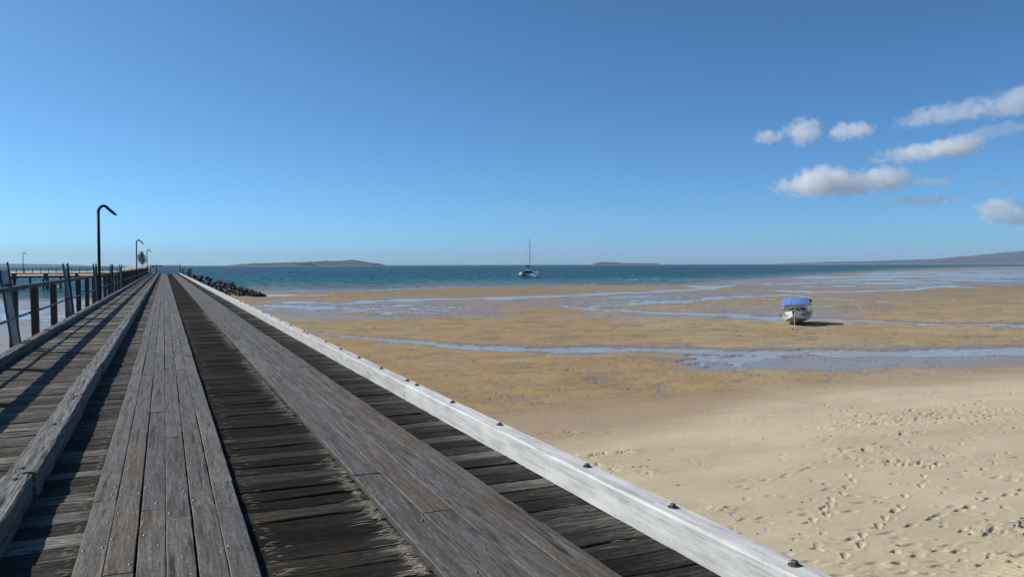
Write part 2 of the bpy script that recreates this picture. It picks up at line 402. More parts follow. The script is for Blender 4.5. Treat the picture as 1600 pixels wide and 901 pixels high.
def build_ground():
    xs = np.concatenate([np.linspace(-1400, -120, 26)[:-1], np.arange(-120, 470, 3.6), np.arange(470, 1712, 1.55), np.linspace(1712, 3000, 34)])
    vs = np.concatenate([np.geomspace(2400, 720, 24)[:-1], np.arange(720, 150, -1.5), np.arange(150, 30, -0.72), np.arange(30, 4, -0.38), np.geomspace(4, 0.62, 24)])
    nu, nv = len(vs), len(xs)
    Z = HS * F_PX / vs
    x = np.broadcast_to(xs[None, :], (nu, nv)); v = np.broadcast_to(vs[:, None], (nu, nv))
    Zg = np.broadcast_to(Z[:, None], (nu, nv)); Xg = (x - 800) * Zg / F_PX
    WX = rt.x * Xg + math.sin(PHI) * Zg; WY = rt.y * Xg + math.cos(PHI) * Zg
    hx = 412.9 - 0.0028 * (x - 800)
    y = hx + v
    # uneven edges: break-up measured in the picture's own foreshortened units
    lz = np.log(Zg)
    wob = fbm(x / 60, lz * 26, 3, 5, .6)
    wob2 = fbm(x / 17, lz * 80, 8, 4, .6)
    edge = np.clip(v / 90, 0.12, 1.6)
    # base of the flats
    e = 0.05 + (0.035 - .012 * sstep(60, 110, v)) * fbm(WX / 9, WY / 9, 1, 4) + 0.012 * fbm(WX / 1.6, WY / 1.6, 2, 3)
    chan = np.full((nu, nv), 1e9)
    for pl in CH:
        a = np.array(pl, float)
        yc = np.interp(x, a[:, 0], a[:, 1]); hw = np.interp(x, a[:, 0], a[:, 2])
        near_c = a[0, 1] > 515
        d = np.abs(y + (wob * 7 + wob2 * 2.5) * edge * (.36 if near_c else .55) - yc) / np.maximum(hw * (.88 if near_c else .72), .05) 
        d = np.where((x < a[0, 0]) | (x > a[-1, 0]), 1e9, d)
        chan = np.minimum(chan, d)
    # scattered puddles
    def patch(cx, cy, rx, ry, thr, seed, sx=30, sl=70):
        m_ = np.clip(1 - ((x - cx) / rx) ** 2 - ((y - cy) / ry) ** 2, 0, 1)
        return m_ * 0.9 + fbm(x / sx, lz * sl, seed, 4, .6) - thr
    pud = patch(640, 484, 190, 15, 0.74, 21)
    for a_ in ((1000, 468, 220, 14, .92, 22), (1150, 563, 120, 16, .62, 23, 24, 40), (1330, 441, 330, 16, .80, 24, 60, 90), (1250, 479, 300, 14, 1.02, 25),
               (470, 478, 110, 16, .80, 28), (1500, 430, 260, 12, .74, 26, 80, 120), (60, 492, 260, 22, .62, 27, 40, 60)):
        pud = np.maximum(pud, patch(*a_))
    chv = np.clip(1.25 - chan, -1, 1)
    wetness = np.maximum(chv, np.clip(pud * 2.2, -1, 1))
    e = np.where(wetness > 0, e * (1 - np.clip(wetness * 2, 0, 1)) - 0.05 * np.clip(wetness * 1.6, 0, 1), e)
    # sand bars stand a little prouder between the channels
    e += 0.05 * sstep(.1, .5, fbm(x / 230, lz * 9, 33, 3)) * sstep(-.3, -.95, wetness)
    # the sea
    ys = np.interp(x, [q[0] for q in SHORE], [q[1] for q in SHORE])
    off = (ys - y - (wob * 3.2 + wob2 * 0.8) * np.clip(edge, .1, .5)) / np.maximum(ys - hx, .6)   # 0 at the shore, 1 at the horizon
    sea = off > 0
    e = np.where(sea, 0.02 - np.clip(off, 0, 1) * 0.9, e)
    e = np.where((~sea) & (off > -.03), np.minimum(e, .02 - off * 1.0), e)
    # the left side of the jetty is mostly under a few centimetres of water
    lm = sstep(330, 230, x + 0 * y) * sstep(62, 50, v + 14 * wob + 5 * wob2)
    e = np.where(~sea, e * (1 - lm) - 0.05 * lm, e)
    bank = sstep(240, 205, x + 20 * wob) * sstep(17.2, 16.2, v + 2.2 * wob) * sstep(8.2, 9.2, v - 1.5 * wob)
    e = e * (1 - bank) + .5 * bank
    off = np.where(bank > .5, -1.0, off); sea = sea & (bank <= .5)
    # beach rising towards the viewer
    P0 = np.array((1.24, 25.7)); nrm = np.array((.413, -.91))
    d = (Xg - P0[0]) * nrm[0] + (Zg - P0[1]) * nrm[1] + 1.3 * fbm(WX / 7, WY / 7, 41, 3)
    d = d + 2.2 * sstep(4, -6, Xg) * 0
    h = np.where(d > 0, 0.094 * (np.sqrt(d * d + 2.2) - 1.483), 0.0)
    h = np.where(h > 1.1, 1.1 + (h - 1.1) * .45, h)
    h = np.minimum(h, 2.0) + np.where(d > 3, .02 * fbm(WX / 2.2, WY / 2.2, 44, 3), 0)
    near = sstep(-1.5, 1.0, d)
    e = e * (1 - near) + np.maximum(e, .04) * near
    z = ZW + e + h
    dry = bank * .8 + (1 - bank) * sstep(0.30, 0.75, h + 0.10 * fbm(WX / 3, WY / 3, 45, 3) + .55 * sstep(-1, 11, Xg) - .12)
    damp = bank * .2 + (1 - bank * .2) * sstep(-2.2, 2.6, d + .8 * sstep(2, 12, Xg) + 1.6 * fbm(WX / 1.2, WY / 1.2, 46, 4) + .8 * fbm(WX / .3, WY / .3, 47, 2))
    wet = np.clip(sstep(.045, .0, e), 0, 1) * (1 - damp)
    film = fbm(x / 150, lz * 30, 71, 5, .62)
    wet = np.maximum(wet, .9 * sstep(-.75, .35, wetness + .40 * film * sstep(150, 70, v) + .08 * wob2) * (1 - damp))
    # films of water draining off the flats: the wide one in front of the boat, and bands farther out
    def zone(y0, y1, x0, x1, thr=.0, soft=5.0):
        m_ = sstep(y0 - soft * edge, y0 + soft * edge, y + 6 * wob * edge) * sstep(y1 + soft * edge, y1 - soft * edge, y + 6 * wob * edge)
        return m_ * sstep(x0 - 60, x0 + 60, x) * sstep(x1 + 60, x1 - 60, x) * sstep(thr - .35, thr + .35, film + .22 * wob2 + .12)
    for zz in ((553, 582, 1060, 2000, -.55), (540, 558, 820, 2000, .05), (485, 502, 900, 1330, -.05), (472, 500, 420, 800, -.02), (464, 478, 540, 1120, .0), (448, 470, 950, 1400, .05),
               (430, 446, 1120, 1800, -.12, 3.0), (416, 432, 1330, 2200, -.15, 3.0), (470, 600, -400, 250, -.3)):
        wet = np.maximum(wet, (.92 if zz[0] == 553 else .80) * zone(*zz) * (1 - damp))
    wet = np.maximum(wet, .42 * sstep(60, 14, v) * sstep(-.3, .3, film))
    moist = sstep(95, 28, v) * np.clip(.75 + .5 * film, 0, 1) * (1 - bank)
    moist = np.maximum(moist, .8 * sstep(-.9, -.1, wetness + .2 * wob2) * (1 - damp))
    # dark dents and worm casts over the near flats
    pock = fbm(WX / .55, WY / .55, 51, 2)
    z = z - np.where((pock > .38) & (wetness < -.2) & (d < 0), .018, 0) * sstep(20, 60, v)
    # footprints
    r2 = random.Random(5)
    prints = []
    def pr(px, py, ang, L=.27, W=.1, dep=.04): prints.append((px, py, ang, L, W, dep))
    for k in range(300):
        t = r2.random()
        px = r2.uniform(1130, 1700); py = 610 + (r2.random() ** .75) * 320
        lim = 605 + max(0, (1560 - px)) * .09
        if py < lim: continue
        if px < 1250 and r2.random() < .55: continue
        pr(px, py, r2.gauss(.25, .4), r2.uniform(.10, .27), r2.uniform(.05, .10), r2.uniform(.010, .030))
    for k in range(120):
        pr(r2.uniform(1290, 1650), r2.gauss(655, 9) - 0, r2.gauss(.6, .6), r2.uniform(.15, .28), .08, r2.uniform(.03, .05))
    for k in range(60):
        pr(r2.uniform(820, 1180), r2.uniform(640, 860), r2.uniform(-3, 3), r2.uniform(.08, .16), .05, .014)
    for (ax, ay, bx, by, n) in ((1280, 822, 1350, 730, 11), (1270, 700, 1560, 640, 20), (1200, 760, 1420, 690, 13), (1430, 830, 1620, 760, 9), (1330, 880, 1500, 700, 12)):
        for i in range(n):
            f_ = i / (n - 1)
            pr(ax + (bx - ax) * f_ + r2.gauss(0, 3) + (4 if i % 2 else -4), ay + (by - ay) * f_ + r2.gauss(0, 2), math.atan2(ay - by, bx - ax) * 1.4, .21, .075, .03)
    Zs = Z
    for (px, py, ang, L, W, dep) in prints:
        H = 3.6
        for _ in range(6):                       # meet the slope
            Zp = H * F_PX / (py - hor(px)); Xp = (px - 800) * Zp / F_PX
            dd = (Xp - P0[0]) * nrm[0] + (Zp - P0[1]) * nrm[1]
            hh = .094 * (math.sqrt(dd * dd + 2.2) - 1.483) if dd > 0 else 0
            if hh > 1.1: hh = 1.1 + (hh - 1.1) * .45
            H = HS - hh
        i0 = np.searchsorted(Zs, Zp - .45); i1 = np.searchsorted(Zs, Zp + .45)
        xl = 800 + (Xp - .45) * F_PX / Zp; xr = 800 + (Xp + .45) * F_PX / Zp
        j0 = np.searchsorted(xs, xl); j1 = np.searchsorted(xs, xr)
        if i1 <= i0 or j1 <= j0: continue
        dx = Xg[i0:i1, j0:j1] - Xp; dz = Zg[i0:i1, j0:j1] - Zp
        a = dx * math.cos(ang) + dz * math.sin(ang); b = -dx * math.sin(ang) + dz * math.cos(ang)
        wloc = W * .5 * (1 + .3 * np.sin(a / L * 5))
        q = (a / (L * .5)) ** 2 + (b / wloc) ** 2
        z[i0:i1, j0:j1] += -dep * 1.0 * np.exp(-q ** 2.2) + dep * .20 * np.exp(-((np.sqrt(q) - 1.6) / .4) ** 2)
    # wind ripples in the corner of the beach
    rip = sstep(1440, 1560, x + 0 * v) * sstep(420, 470, (HS - h) / HS * v)
    z += rip * .016 * np.sin((WX * 1.0 + WY * .4 + .3 * fbm(WX, WY, 60, 2)) * 48)
    P = np.stack([WX, WY, z], -1).reshape(-1, 3)
    deb = MB()                                    # weed and twigs lying on the sand
    for k in range(190):
        if k < 110: pi, pj = r2.randrange(int(np.searchsorted(-vs, -640)), int(np.searchsorted(-vs, -190))), int(np.searchsorted(xs, r2.uniform(820, 1700)))
        else: pi, pj = int(np.searchsorted(-vs, -r2.uniform(95, 190))), int(np.searchsorted(xs, r2.uniform(560, 1650)))
        q = Vector((WX[pi, pj], WY[pi, pj], z[pi, pj])); L = r2.choice((.012, .016, .02, .03, .045)) * (1 if k < 110 else 1.5); th = r2.uniform(0, 6.3)
        if wet[pi, pj] > .6 and k > 110: continue
        d_ = Vector((math.cos(th), math.sin(th), 0)); n_ = Vector((-d_.y, d_.x, 0)) * L * r2.uniform(.12, .3)
        deb.add([q - d_ * L, q + n_ + Vector((0, 0, .004)), q + d_ * L, q - n_ + Vector((0, 0, .004)), q + Vector((0, 0, L * .25 + .006))], [(0, 3, 4), (3, 2, 4), (2, 1, 4), (1, 0, 4)])
    tag(deb.build("beach_debris", paint("dark_dry_weed", (.09, .065, .04), .9, .1, .5, 9)), "scattered bits of dark weed and twigs on the sand", kind='stuff')
    cell = lambda A: np.maximum.reduce([A[:-1, :-1], A[1:, :-1], A[1:, 1:], A[:-1, 1:]])
    cmin = lambda A: np.minimum.reduce([A[:-1, :-1], A[1:, :-1], A[1:, 1:], A[:-1, 1:]])
    ground = grid_mesh("sand_flats", P, nu, nv, sand_mat(), keep=cell(e) > -.08,
                       attrs={'dry': dry.reshape(-1), 'damp': damp.reshape(-1), 'wet': wet.reshape(-1), 'moist': moist.reshape(-1)})
    tag(ground, "tan tidal sand flats rising to a pale beach with footprints", kind='structure')
    wl = np.stack([WX, WY, np.full_like(WX, ZW)], -1).reshape(-1, 3)
    seac = cell(off) > -.04
    # depth tone: shallow band by the shore, then teal, then darker out
    u_ = np.clip(off + .10 * wob * 1.2, 0, 1)
    depth = np.interp(u_, [0, .12, .27, .42, .75, 1.0], [0.0, .14, .27, .46, .72, 1.0])
    lsea = sstep(420, 300, x)
    depth = np.where(sea, depth * (1 - lsea) + np.maximum(depth, np.interp(u_, [0, .12, .3, 1], [0.1, .3, .5, 1])) * lsea, 0)
    sea_o = grid_mesh("sea", wl, nu, nv, sea_mat(), keep=seac & (cmin(e) < .03), attrs={'depth': depth.reshape(-1)})
    tag(sea_o, "teal sea reaching the horizon beyond the sand flats", kind='structure')
    pool = grid_mesh("tidal_water", wl, nu, nv, pool_mat(), keep=(~seac) & (cmin(e) < .02) & (cell(d) < .5))
    tag(pool, "shallow tidal channels and pools lying on the sand flats", kind='structure')
    # the beach goes on behind the viewer
    vb = [cam2w(-9, 2.6), cam2w(9, 2.6), cam2w(60, -60), cam2w(-60, -60)]
    b = MB().add([(p_[0], p_[1], ZW + 1.55) for p_ in vb], [(0, 1, 2, 3)]).build("beach_sand", BACK_SAND)
    tag(b, "pale beach sand going on behind the jetty", kind='structure')
    return
BACK_SAND = paint("pale_beach_sand", (0.52, 0.44, 0.32), 0.9, 0.2, 0.1, 0.5)
build_ground()

FOAM = paint("white_foam", (.78, .80, .80), .8, .2, .05)
fo = MB(); r5 = random.Random(31)
for (x0, x1, yy, n) in ((965, 1090, 437, 10), (815, 905, 445.2, 5), (900, 1010, 443.5, 3), (560, 690, 451.5, 5), (700, 820, 447.2, 3), (-60, 210, 447, 10)):
    for k in range(n):
        xx = r5.uniform(x0, x1); L = r5.uniform(4, 14); y_ = yy + r5.gauss(0, .7); hh = r5.uniform(.05, .13)
        top_, bot_ = [], []
        for i in range(7):
            f_ = i / 6; q = math.sin(math.pi * f_) * hh + .02; dy = .25 * math.sin(f_ * 5 + k)
            top_.append((*at(xx + L * f_, y_ + dy - q), ZW + .012)); bot_.append((*at(xx + L * f_, y_ + dy + q), ZW + .012))
        fo.add(top_ + bot_, [(7 + i, 8 + i, i + 1, i) for i in range(6)])
tag(fo.build("foam", FOAM), "thin white foam lines of small waves along the sea's edge", kind='stuff')

# ---------------------------------------------------------------- the jetty
A_END = 166.0
jetty = empty("jetty", (0, 0, ZW), 0, "long weathered timber jetty with raised running boards leading to the gate", "jetty")
def part(o): o.parent = jetty; o.matrix_parent_inverse = Matrix.Translation((0, 0, -ZW)); return o
def plank_mesh(name, L, W, T, axis, mat, n=6, jit=.006, seed=0, top=.004, ch=.007):
    """a worn board: chamfered, edges a little uneven; length along axis, top at z=0"""
    r = random.Random(seed); vs, fs = [], []
    for i in range(n + 1):
        t = -L / 2 + L * i / n
        if 0 < i < n: t += r.uniform(-.2, .2) * L / n
        wl_, wr_ = -W / 2 + r.uniform(-jit, jit), W / 2 + r.uniform(-jit, jit)
        zl, zr, zc = r.uniform(-top, top), r.uniform(-top, top), r.uniform(-top, top)
        sec = [(wl_ + .004, -T), (wl_, zl - ch), (wl_ + ch, zl), ((wl_ + wr_) / 2, zc), (wr_ - ch, zr), (wr_, zr - ch), (wr_ - .004, -T)]
        for (a, z_) in sec: vs.append((t, a, z_) if axis == 'x' else (a, t, z_))
    for i in range(n):
        for k in range(6):
            q = (i*7+k, i*7+k+1, (i+1)*7+k+1, (i+1)*7+k)
            fs.append(q[::-1] if axis == 'y' else q)
    a_, b_ = tuple(range(7)), tuple(n*7+k for k in range(7))
    fs += [a_[::-1] if axis == 'x' else a_, b_ if axis == 'x' else b_[::-1]]
    mb = MB().add(vs, fs)
    me = mb.mesh(name, mat)
    bm = bmesh.new(); bm.from_mesh(me); bmesh.ops.recalc_face_normals(bm, faces=bm.faces[:]); bm.to_mesh(me); bm.free()
    return me
S0, S1 = -2.62, 2.83
PITCHP = 0.246
variants = [plank_mesh("deck_plank", S1 - S0, .236, .07, 'x', WOOD_DECK, 3, .006, 100 + k) for k in range(12)]
near_var = [plank_mesh("deck_plank", S1 - S0, .236, .07, 'x', WOOD_DECK, 18, .007, 200 + k, .006) for k in range(16)]
a = 2.0; k = 0
while k < 300:
    o = part(link(bpy.data.objects.new("deck_plank", (near_var[k % 16] if k < 70 else variants[rng.randrange(12)]))))
    o.location = ((S0 + S1) / 2 + rng.uniform(-.03, .03), a, rng.uniform(-.006, .003))
    o.rotation_euler = (rng.uniform(-.012, .012), rng.uniform(-.0012, .0012), rng.uniform(-.003, .003))
    a += PITCHP; k += 1
rest = MB()
for a2 in list(np.arange(-1.5, 2.0 - .2, PITCHP)) + list(np.arange(a, 190, PITCHP)):
    rest.box(((S0 + S1) / 2, a2, -.035 + rng.uniform(-.005, .003)), (S1 - S0, .236, .07))
o = part(rest.build("deck_plank", WOOD_DECK)); o['kind'] = 'stuff'

# running boards: six in the middle strip, four in the right one
nails = MB()
def nail(x, y, z, r=.011):
    vs = [(x + r * math.cos(t), y + r * math.sin(t), z) for t in (0, 1.047, 2.094, 3.1416, 4.189, 5.236)] + [(x, y, z + r * .7)]
    nails.add(vs, [(i, (i + 1) % 6, 6) for i in range(6)])
LENS = (2.6, 3.2, 3.8, 4.4)
def strip(x0, x1, n, mat, seed, top, far_len, LENS=LENS):
    r = random.Random(seed); wd = (x1 - x0) / n
    var = {}
    for L in LENS:
        var[L] = [plank_mesh("tread_board", L - .008, wd - .007, .048, 'y', mat, 4, .0035, seed * 10 + i, .002) for i in range(4)]
    far = [plank_mesh("tread_board", far_len - .008, wd - .007, .048, 'y', mat, 4, .0035, seed * 20 + i, .002) for i in range(3)]
    for i in range(n):
        y = 1.0 - r.uniform(0, 3)
        xc = x0 + wd * (i + .5)
        while y < 190:
            L = r.choice(LENS) if y < 30 else far_len
            mt_ = WOOD_TREAD_M if (n == 6 and 0 < i < 5) else WOOD_TREAD if (n == 4 and i == 0) else mat
            if y < 13: me = plank_mesh("tread_board", L - .008, wd - .006, .048, 'y', mt_, 14, .0018, r.randrange(9999), .002, .005)
            else: me = r.choice(var[L] if y < 30 else far)
            o = part(link(bpy.data.objects.new("tread_board", me)))
            o.location = (xc + r.uniform(-.003, .003), y + L / 2, top + r.uniform(-.004, .003))
            o.rotation_euler = (0, r.uniform(-.008, .008), r.uniform(-.0006, .0006))
            if y < 40:
                b = .12
                while b < L:
                    for sx in ((-.32, .30) if r.random() < .8 else (r.uniform(-.3, .3),)):
                        if r.random() < .92: nail(xc + sx * wd + r.uniform(-.012, .012), y + b + r.uniform(-.03, .03), top - .001, r.uniform(.006, .012))
                    b += r.choice((.246, .246, .492, .492))
            y += L
strip(-.473, .446, 6, WOOD_TREAD, 3, .050, 6.0)
strip(1.304, 2.147, 4, WOOD_TREAD_B, 7, .050, 6.6, (5.2, 6.0, 6.8, 7.6))
o = part(nails.build("nail_head", NAIL)); o['kind'] = 'stuff'

# kerbs
def timber_mesh(name, L, W, Hh, mat, n, seed, rough=.0, ch=.02, worn=.006):
    """a squared timber on the deck, length along y, base at z=0, worn and gouged by 'rough'"""
    prof = []
    m_ = 7
    for i in range(m_ + 1): prof.append((W / 2 - ch + 0 if i == 0 else W / 2, 0) if False else (W / 2, Hh * .0 + (Hh - ch) * i / m_))
    top = [(W / 2 - ch - (W - 2 * ch) * i / 10, Hh) for i in range(11)]
    lf = [(-W / 2, (Hh - ch) * (1 - i / m_)) for i in range(m_ + 1)]
    prof = prof + top + lf
    K = len(prof); vs, fs = [], []
    for i in range(n + 1):
        t = -L / 2 + L * i / n
        for (px, pz) in prof:
            q = Vector((px * 16, t * 2.6, pz * 16)) + Vector((seed * 7.7, seed * 3.1, 0))
            dn = mn.noise(q) * worn
            if rough:
                g1 = mn.noise(Vector((px * 40, t * 2.6, pz * 40 + seed * 5)))
                g2 = mn.noise(Vector((px * 9, t * 9, pz * 9 + seed * 5)))
                g3 = mn.noise(Vector((px * 70, t * 16, pz * 60 + seed)))
                g4 = mn.noise(Vector((px * 120, t * 3.5, pz * 120 + seed * 2)))
                dn += rough * (-.7 * max(0, g1 - .02) - .25 * max(0, g2 - .2) + .12 * g3 + .5 * min(0, g4 + .15))
            n2 = Vector((px / (W / 2), 0, max(0, (pz - Hh * .5) / (Hh * .5))))
            n2 = n2.normalized() if n2.length > 0 else Vector((0, 0, 1))
            vs.append((px + n2.x * dn, t, max(pz + n2.z * dn, 0)))
    for i in range(n):
        for k_ in range(K - 1): fs.append((i*K+k_, (i+1)*K+k_, (i+1)*K+k_+1, i*K+k_+1))
    fs += [tuple(range(K)), tuple(n*K + k_ for k_ in range(K))[::-1]]
    me = MB().add(vs, fs).mesh(name, mat, smooth=True)
    bm = bmesh.new(); bm.from_mesh(me); bmesh.ops.recalc_face_normals(bm, faces=bm.faces[:]); bm.to_mesh(me); bm.free()
    me.set_sharp_from_angle(angle=R(33)); return me
def bolt_mesh(r=.021, h=.018):
    b = MB()
    def ring(rr, z, n=6): return [(rr * math.cos(i * 2 * math.pi / n), rr * math.sin(i * 2 * math.pi / n), z) for i in range(n)]
    w_ = ring(r * 1.55, 0, 10) + ring(r * 1.55, .005, 10)
    b.add(w_, [(i, (i+1) % 10, 10 + (i+1) % 10, 10 + i) for i in range(10)] + [tuple(range(10, 20))])
    q = ring(r, .005) + ring(r, h) + ring(r * .8, h + .005)
    b.add(q, [(i, (i+1) % 6, 6 + (i+1) % 6, 6 + i) for i in range(6)] + [(6+i, 6+(i+1) % 6, 12+(i+1) % 6, 12+i) for i in range(6)] + [tuple(range(12, 18))])
    return b.mesh("bolt", BOLT)
BOLT_ME = bolt_mesh()
def bolts(parent, xs_, z, me=BOLT_ME):
    for (x, y) in xs_:
        o = link(bpy.data.objects.new("bolt", me), parent); o.location = (x, y, z); o.rotation_euler = (0, 0, rng.uniform(0, 1))
# right, white: 2.69..2.86, 0.20 high
joints = [-6.7, 1.4, 9.47, 17.57] + [17.57 + 8.05 * i for i in range(1, 22)]
bol = [1.7, 2.96, 3.97, 5.03, 6.67, 7.96, 9.27, 9.69, 11.0, 12.4, 13.8, 15.2, 17.3, 17.8]
white_far = [timber_mesh("kerb_timber", 8.03, .172, .195, WOOD_WHITE_OLD, 14, 40 + i, 0, .014, .004) for i in range(4)]
for i in range(len(joints) - 1):
    y0, y1 = joints[i], joints[i + 1]
    if y0 > 188: break
    me = timber_mesh("kerb_timber", y1 - y0 - .015, .172, .195, WOOD_WHITE if i < 2 else WOOD_WHITE_OLD, 110, 30 + i, .004, .014, .005) if i < 3 else white_far[i % 4]
    o = part(link(bpy.data.objects.new("kerb_timber", me)))
    o['label'] = "white painted square kerb timber on the jetty's right edge"
    yc = (y0 + y1) / 2
    o.location = (2.776 + rng.uniform(-.004, .004), yc, .001); o.rotation_euler = (0, 0, rng.uniform(-.0008, .0008))
    bb = [b for b in bol if y0 < b < y1] if i < 3 else [y0 + .2, y0 + 2.2, y0 + 4.1, y0 + 6.0, y1 - .2]
    bolts(o, [(.012, b - yc) for b in bb], .196)
# middle, rough
jm = [-0.4, 3.08, 6.5, 10.1, 13.4] + [13.4 + 3.42 * i for i in range(1, 53)]
far_m = [timber_mesh("guide_timber", 3.40, .19, .20, WOOD_KERB, 16, 60 + i, .012, .024, .012) for i in range(5)]
SMALLB = bolt_mesh(.017, .010)
for i in range(len(jm) - 1):
    y0, y1 = jm[i], jm[i + 1]
    me = timber_mesh("guide_timber", y1 - y0 - .02, .19, .20, WOOD_KERB, 190, 50 + i, .024, .010, .009) if 0 < i < 7 else far_m[i % 5]
    o = part(link(bpy.data.objects.new("guide_timber", me)))
    o['label'] = "rough gouged grey guide timber between the footway and the running boards"
    yc = (y0 + y1) / 2
    o.location = (-.962 + rng.uniform(-.012, .012), yc, .0005); o.rotation_euler = (0, 0, rng.uniform(-.003, .003))
    if y0 < 60: bolts(o, [(-.01, y0 + .16 - yc), (.0, .1), (.01, y1 - .16 - yc)], .192, SMALLB)
# left edge, grey
jl = [-2 + 5.1 * i for i in range(0, 38)]
left_k = [timber_mesh("kerb_timber", 5.08, .175, .145, WOOD_KERB, 40, 80 + i, .010, .015, .008) for i in range(5)]
for i in range(len(jl) - 1):
    o = part(link(bpy.data.objects.new("kerb_timber", left_k[i % 5])))
    o['label'] = "grey kerb timber along the railing on the jetty's left edge"
    o.location = (-2.553 + rng.uniform(-.01, .01), jl[i] + 2.55, .0005)
    o.rotation_euler = (0, 0, rng.uniform(-.002, .002))
    bolts(o, [(.02, -2.2), (-.02, -.8), (.02, .6), (-.01, 2.2)], .144, SMALLB)
# under the deck
girder_me = MB().box((0, 0, 0), (.22, 6.0, .32)).mesh("girder", WOOD_PILE)
head_me = MB().box((0, 0, 0), (5.3, .3, .32)).mesh("headstock", WOOD_PILE)
pile_me = MB().tube([(0, 0, -3.4), (0, 0, 0)], .17, 10).mesh("pile", WOOD_PILE, True)
for i in range(32):
    y = 1.0 + 6.0 * i
    for s in (-2.3, -.8, .8, 2.3):
        o = part(link(bpy.data.objects.new("girder", girder_me))); o.location = (s, y + 3.0, -.241)
    o = part(link(bpy.data.objects.new("headstock", head_me))); o.location = (0, y, -.565)
    for s in (-2.1, 0, 2.1):
        o = part(link(bpy.data.objects.new("pile", pile_me))); o.location = (s, y + .02, -.66)
# splintered fibres where the boards meet the cross planks
sp = MB(); r3 = random.Random(8)
for k in range(3000):
    t = r3.random()
    y = 4.0 + 26 * t ** 1.7
    which = r3.random()
    if vnoise(y * 1.1, which > .62, 5) + .35 * vnoise(y * 5, which > .62, 6) < -.28: continue
    if which < .62: x = 1.305 - abs(r3.gauss(0, .03)) ; Ls = r3.uniform(.015, .07) * (1 + 2 * (r3.random() < .25))
    elif which < .82: x = -.475 - abs(r3.gauss(0, .03)); Ls = r3.uniform(.015, .07)
    elif which < .90: x = .48 + abs(r3.gauss(0, .05)); Ls = r3.uniform(.02, .1)
    else: x = r3.uniform(2.2, 2.62); Ls = r3.uniform(.04, .22)
    if which >= .9 and r3.random() < .8: continue
    wd = r3.uniform(.001, .0026); z0 = .004; z1 = r3.uniform(.005, .014); dy = r3.gauss(0, .006)
    sg = -1 if which < .82 else 1
    sp.add([(x, y, z0), (x + sg * Ls * .5, y + dy * .5 - wd, z1), (x + sg * Ls, y + dy, z0), (x + sg * Ls * .5, y + dy * .5 + wd, z1 + .001)], [(0, 1, 2, 3)])
o = part(sp.build("wood_splinter", SPLINTER)); o['kind'] = 'stuff'

# ---------------------------------------------------------------- railing
rail = empty("railing", (-2.72, 0, 0), 0, "dark brown timber railing with pipe midrail along the jetty's left edge", "railing")
def rp(o): o.parent = rail; o.matrix_parent_inverse = Matrix.Translation((2.72, 0, 0)); return o
post_me = [MB().box((0, 0, .35), (.15, .16, 1.7)).mesh("post", WOOD_RAIL, bevel=.008) for i in range(2)]
posts_y = [18.8 - 3.42 * i for i in range(5, 0, -1)] + [18.8, 21.8, 25.25] + [28.7 + 3.42 * i for i in range(0, 40)]
for y in posts_y:
    o = rp(link(bpy.data.objects.new("post", rng.choice(post_me)))); o.location = (-2.81 + rng.uniform(-.01, .01), y, 0)
    o.rotation_euler = (rng.uniform(-.012, .012), rng.uniform(-.015, .015), rng.uniform(-.05, .05))
trail = [plank_mesh("top_rail", 6.83, .15, .09, 'y', WOOD_RAIL, 6, .005, 300 + i, .004, .01) for i in range(3)]
for i in range(25):
    o = rp(link(bpy.data.objects.new("top_rail", trail[i % 3]))); o.location = (-2.80, -.6 + 6.84 * (i + .5), 1.246 + rng.uniform(-.004, .004))
    o.rotation_euler = (0, 0, rng.uniform(-.002, .002))
pipe = MB().tube([(0, -3.41, 0), (0, -1.2, -.012), (0, 1.2, -.008), (0, 3.41, 0)], .026, 8).mesh("mid_rail", STEEL_DARK, True)
for i in range(25):
    o = rp(link(bpy.data.objects.new("mid_rail", pipe))); o.location = (-2.70, -.6 + 6.84 * (i + .5), .64)
def steel_post():
    root = bpy.data.objects.new("steel_post", MB().box((0, 0, .82), (.125, .008, 1.5)).mesh("steel_post", STEEL)); rp(link(root))
    for s in (-1, 1):
        f = MB().box((s * .077, -.02, .86), (.03, .06, 1.74)).build("flange", STEEL_DARK, root, bevel=.003)
    MB().tube([(-.075, -.03, 1.28), (.075, -.03, 1.28)], .012, 6).build("tie_bolt", STEEL_DARK, root)
    return root
sp0 = steel_post()
for i, y in enumerate([8.0, 18.3, 28.4, 38.7, 49.2] + [59.5]):
    if i == 0: o = sp0
    else:
        o = copy_tree(sp0); o.parent = rail; o.matrix_parent_inverse = sp0.matrix_parent_inverse.copy()
    lean = [-.11, -.12, -.10, -.06, .0][i] if i < 5 else rng.uniform(-.05, .02)
    o.location = (-2.69, y, .01); o.rotation_euler = (rng.uniform(-.02, .01), lean, [0, .1, .75, .9, 1.1][i] if i < 5 else rng.uniform(.3, 1.1))

# ---------------------------------------------------------------- lamps
def lamp(x, y, z, label, tall=4.4):
    root = empty("street_lamp", (x, y, z), 0, label, "street lamp", "hooked lamp posts on the jetty and pier")
    r = .063; hgt = tall - z - .10
    MB().tube([(0, 0, 0), (0, 0, hgt - .30)], r, 12).build("pole", LAMP_PAINT, root, True)
    pts = []
    for i in range(11):
        t = R(138) * i / 10
        pts.append((.22 - .22 * math.cos(t), 0, hgt - .30 + .30 * math.sin(t) * 1.1))
    end = Vector(pts[-1]); d = Vector((math.cos(R(42)), 0, -math.sin(R(42))))
    pts += [end + d * .22, end + d * .38]
    MB().tube(pts, [r * .98] * 11 + [r * .98, r * .9], 12).build("arm", LAMP_PAINT, root, True)
    MB().tube([end + d * .385, end + d * .45 + Vector((.03, 0, 0.01))], [r * .9, r * .35], 12).build("lamp_head", LAMP_PAINT, root, True)
    MB().box((0, 0, .01), (.2, .2, .02)).build("base_plate", STEEL_DARK, root)
    return root
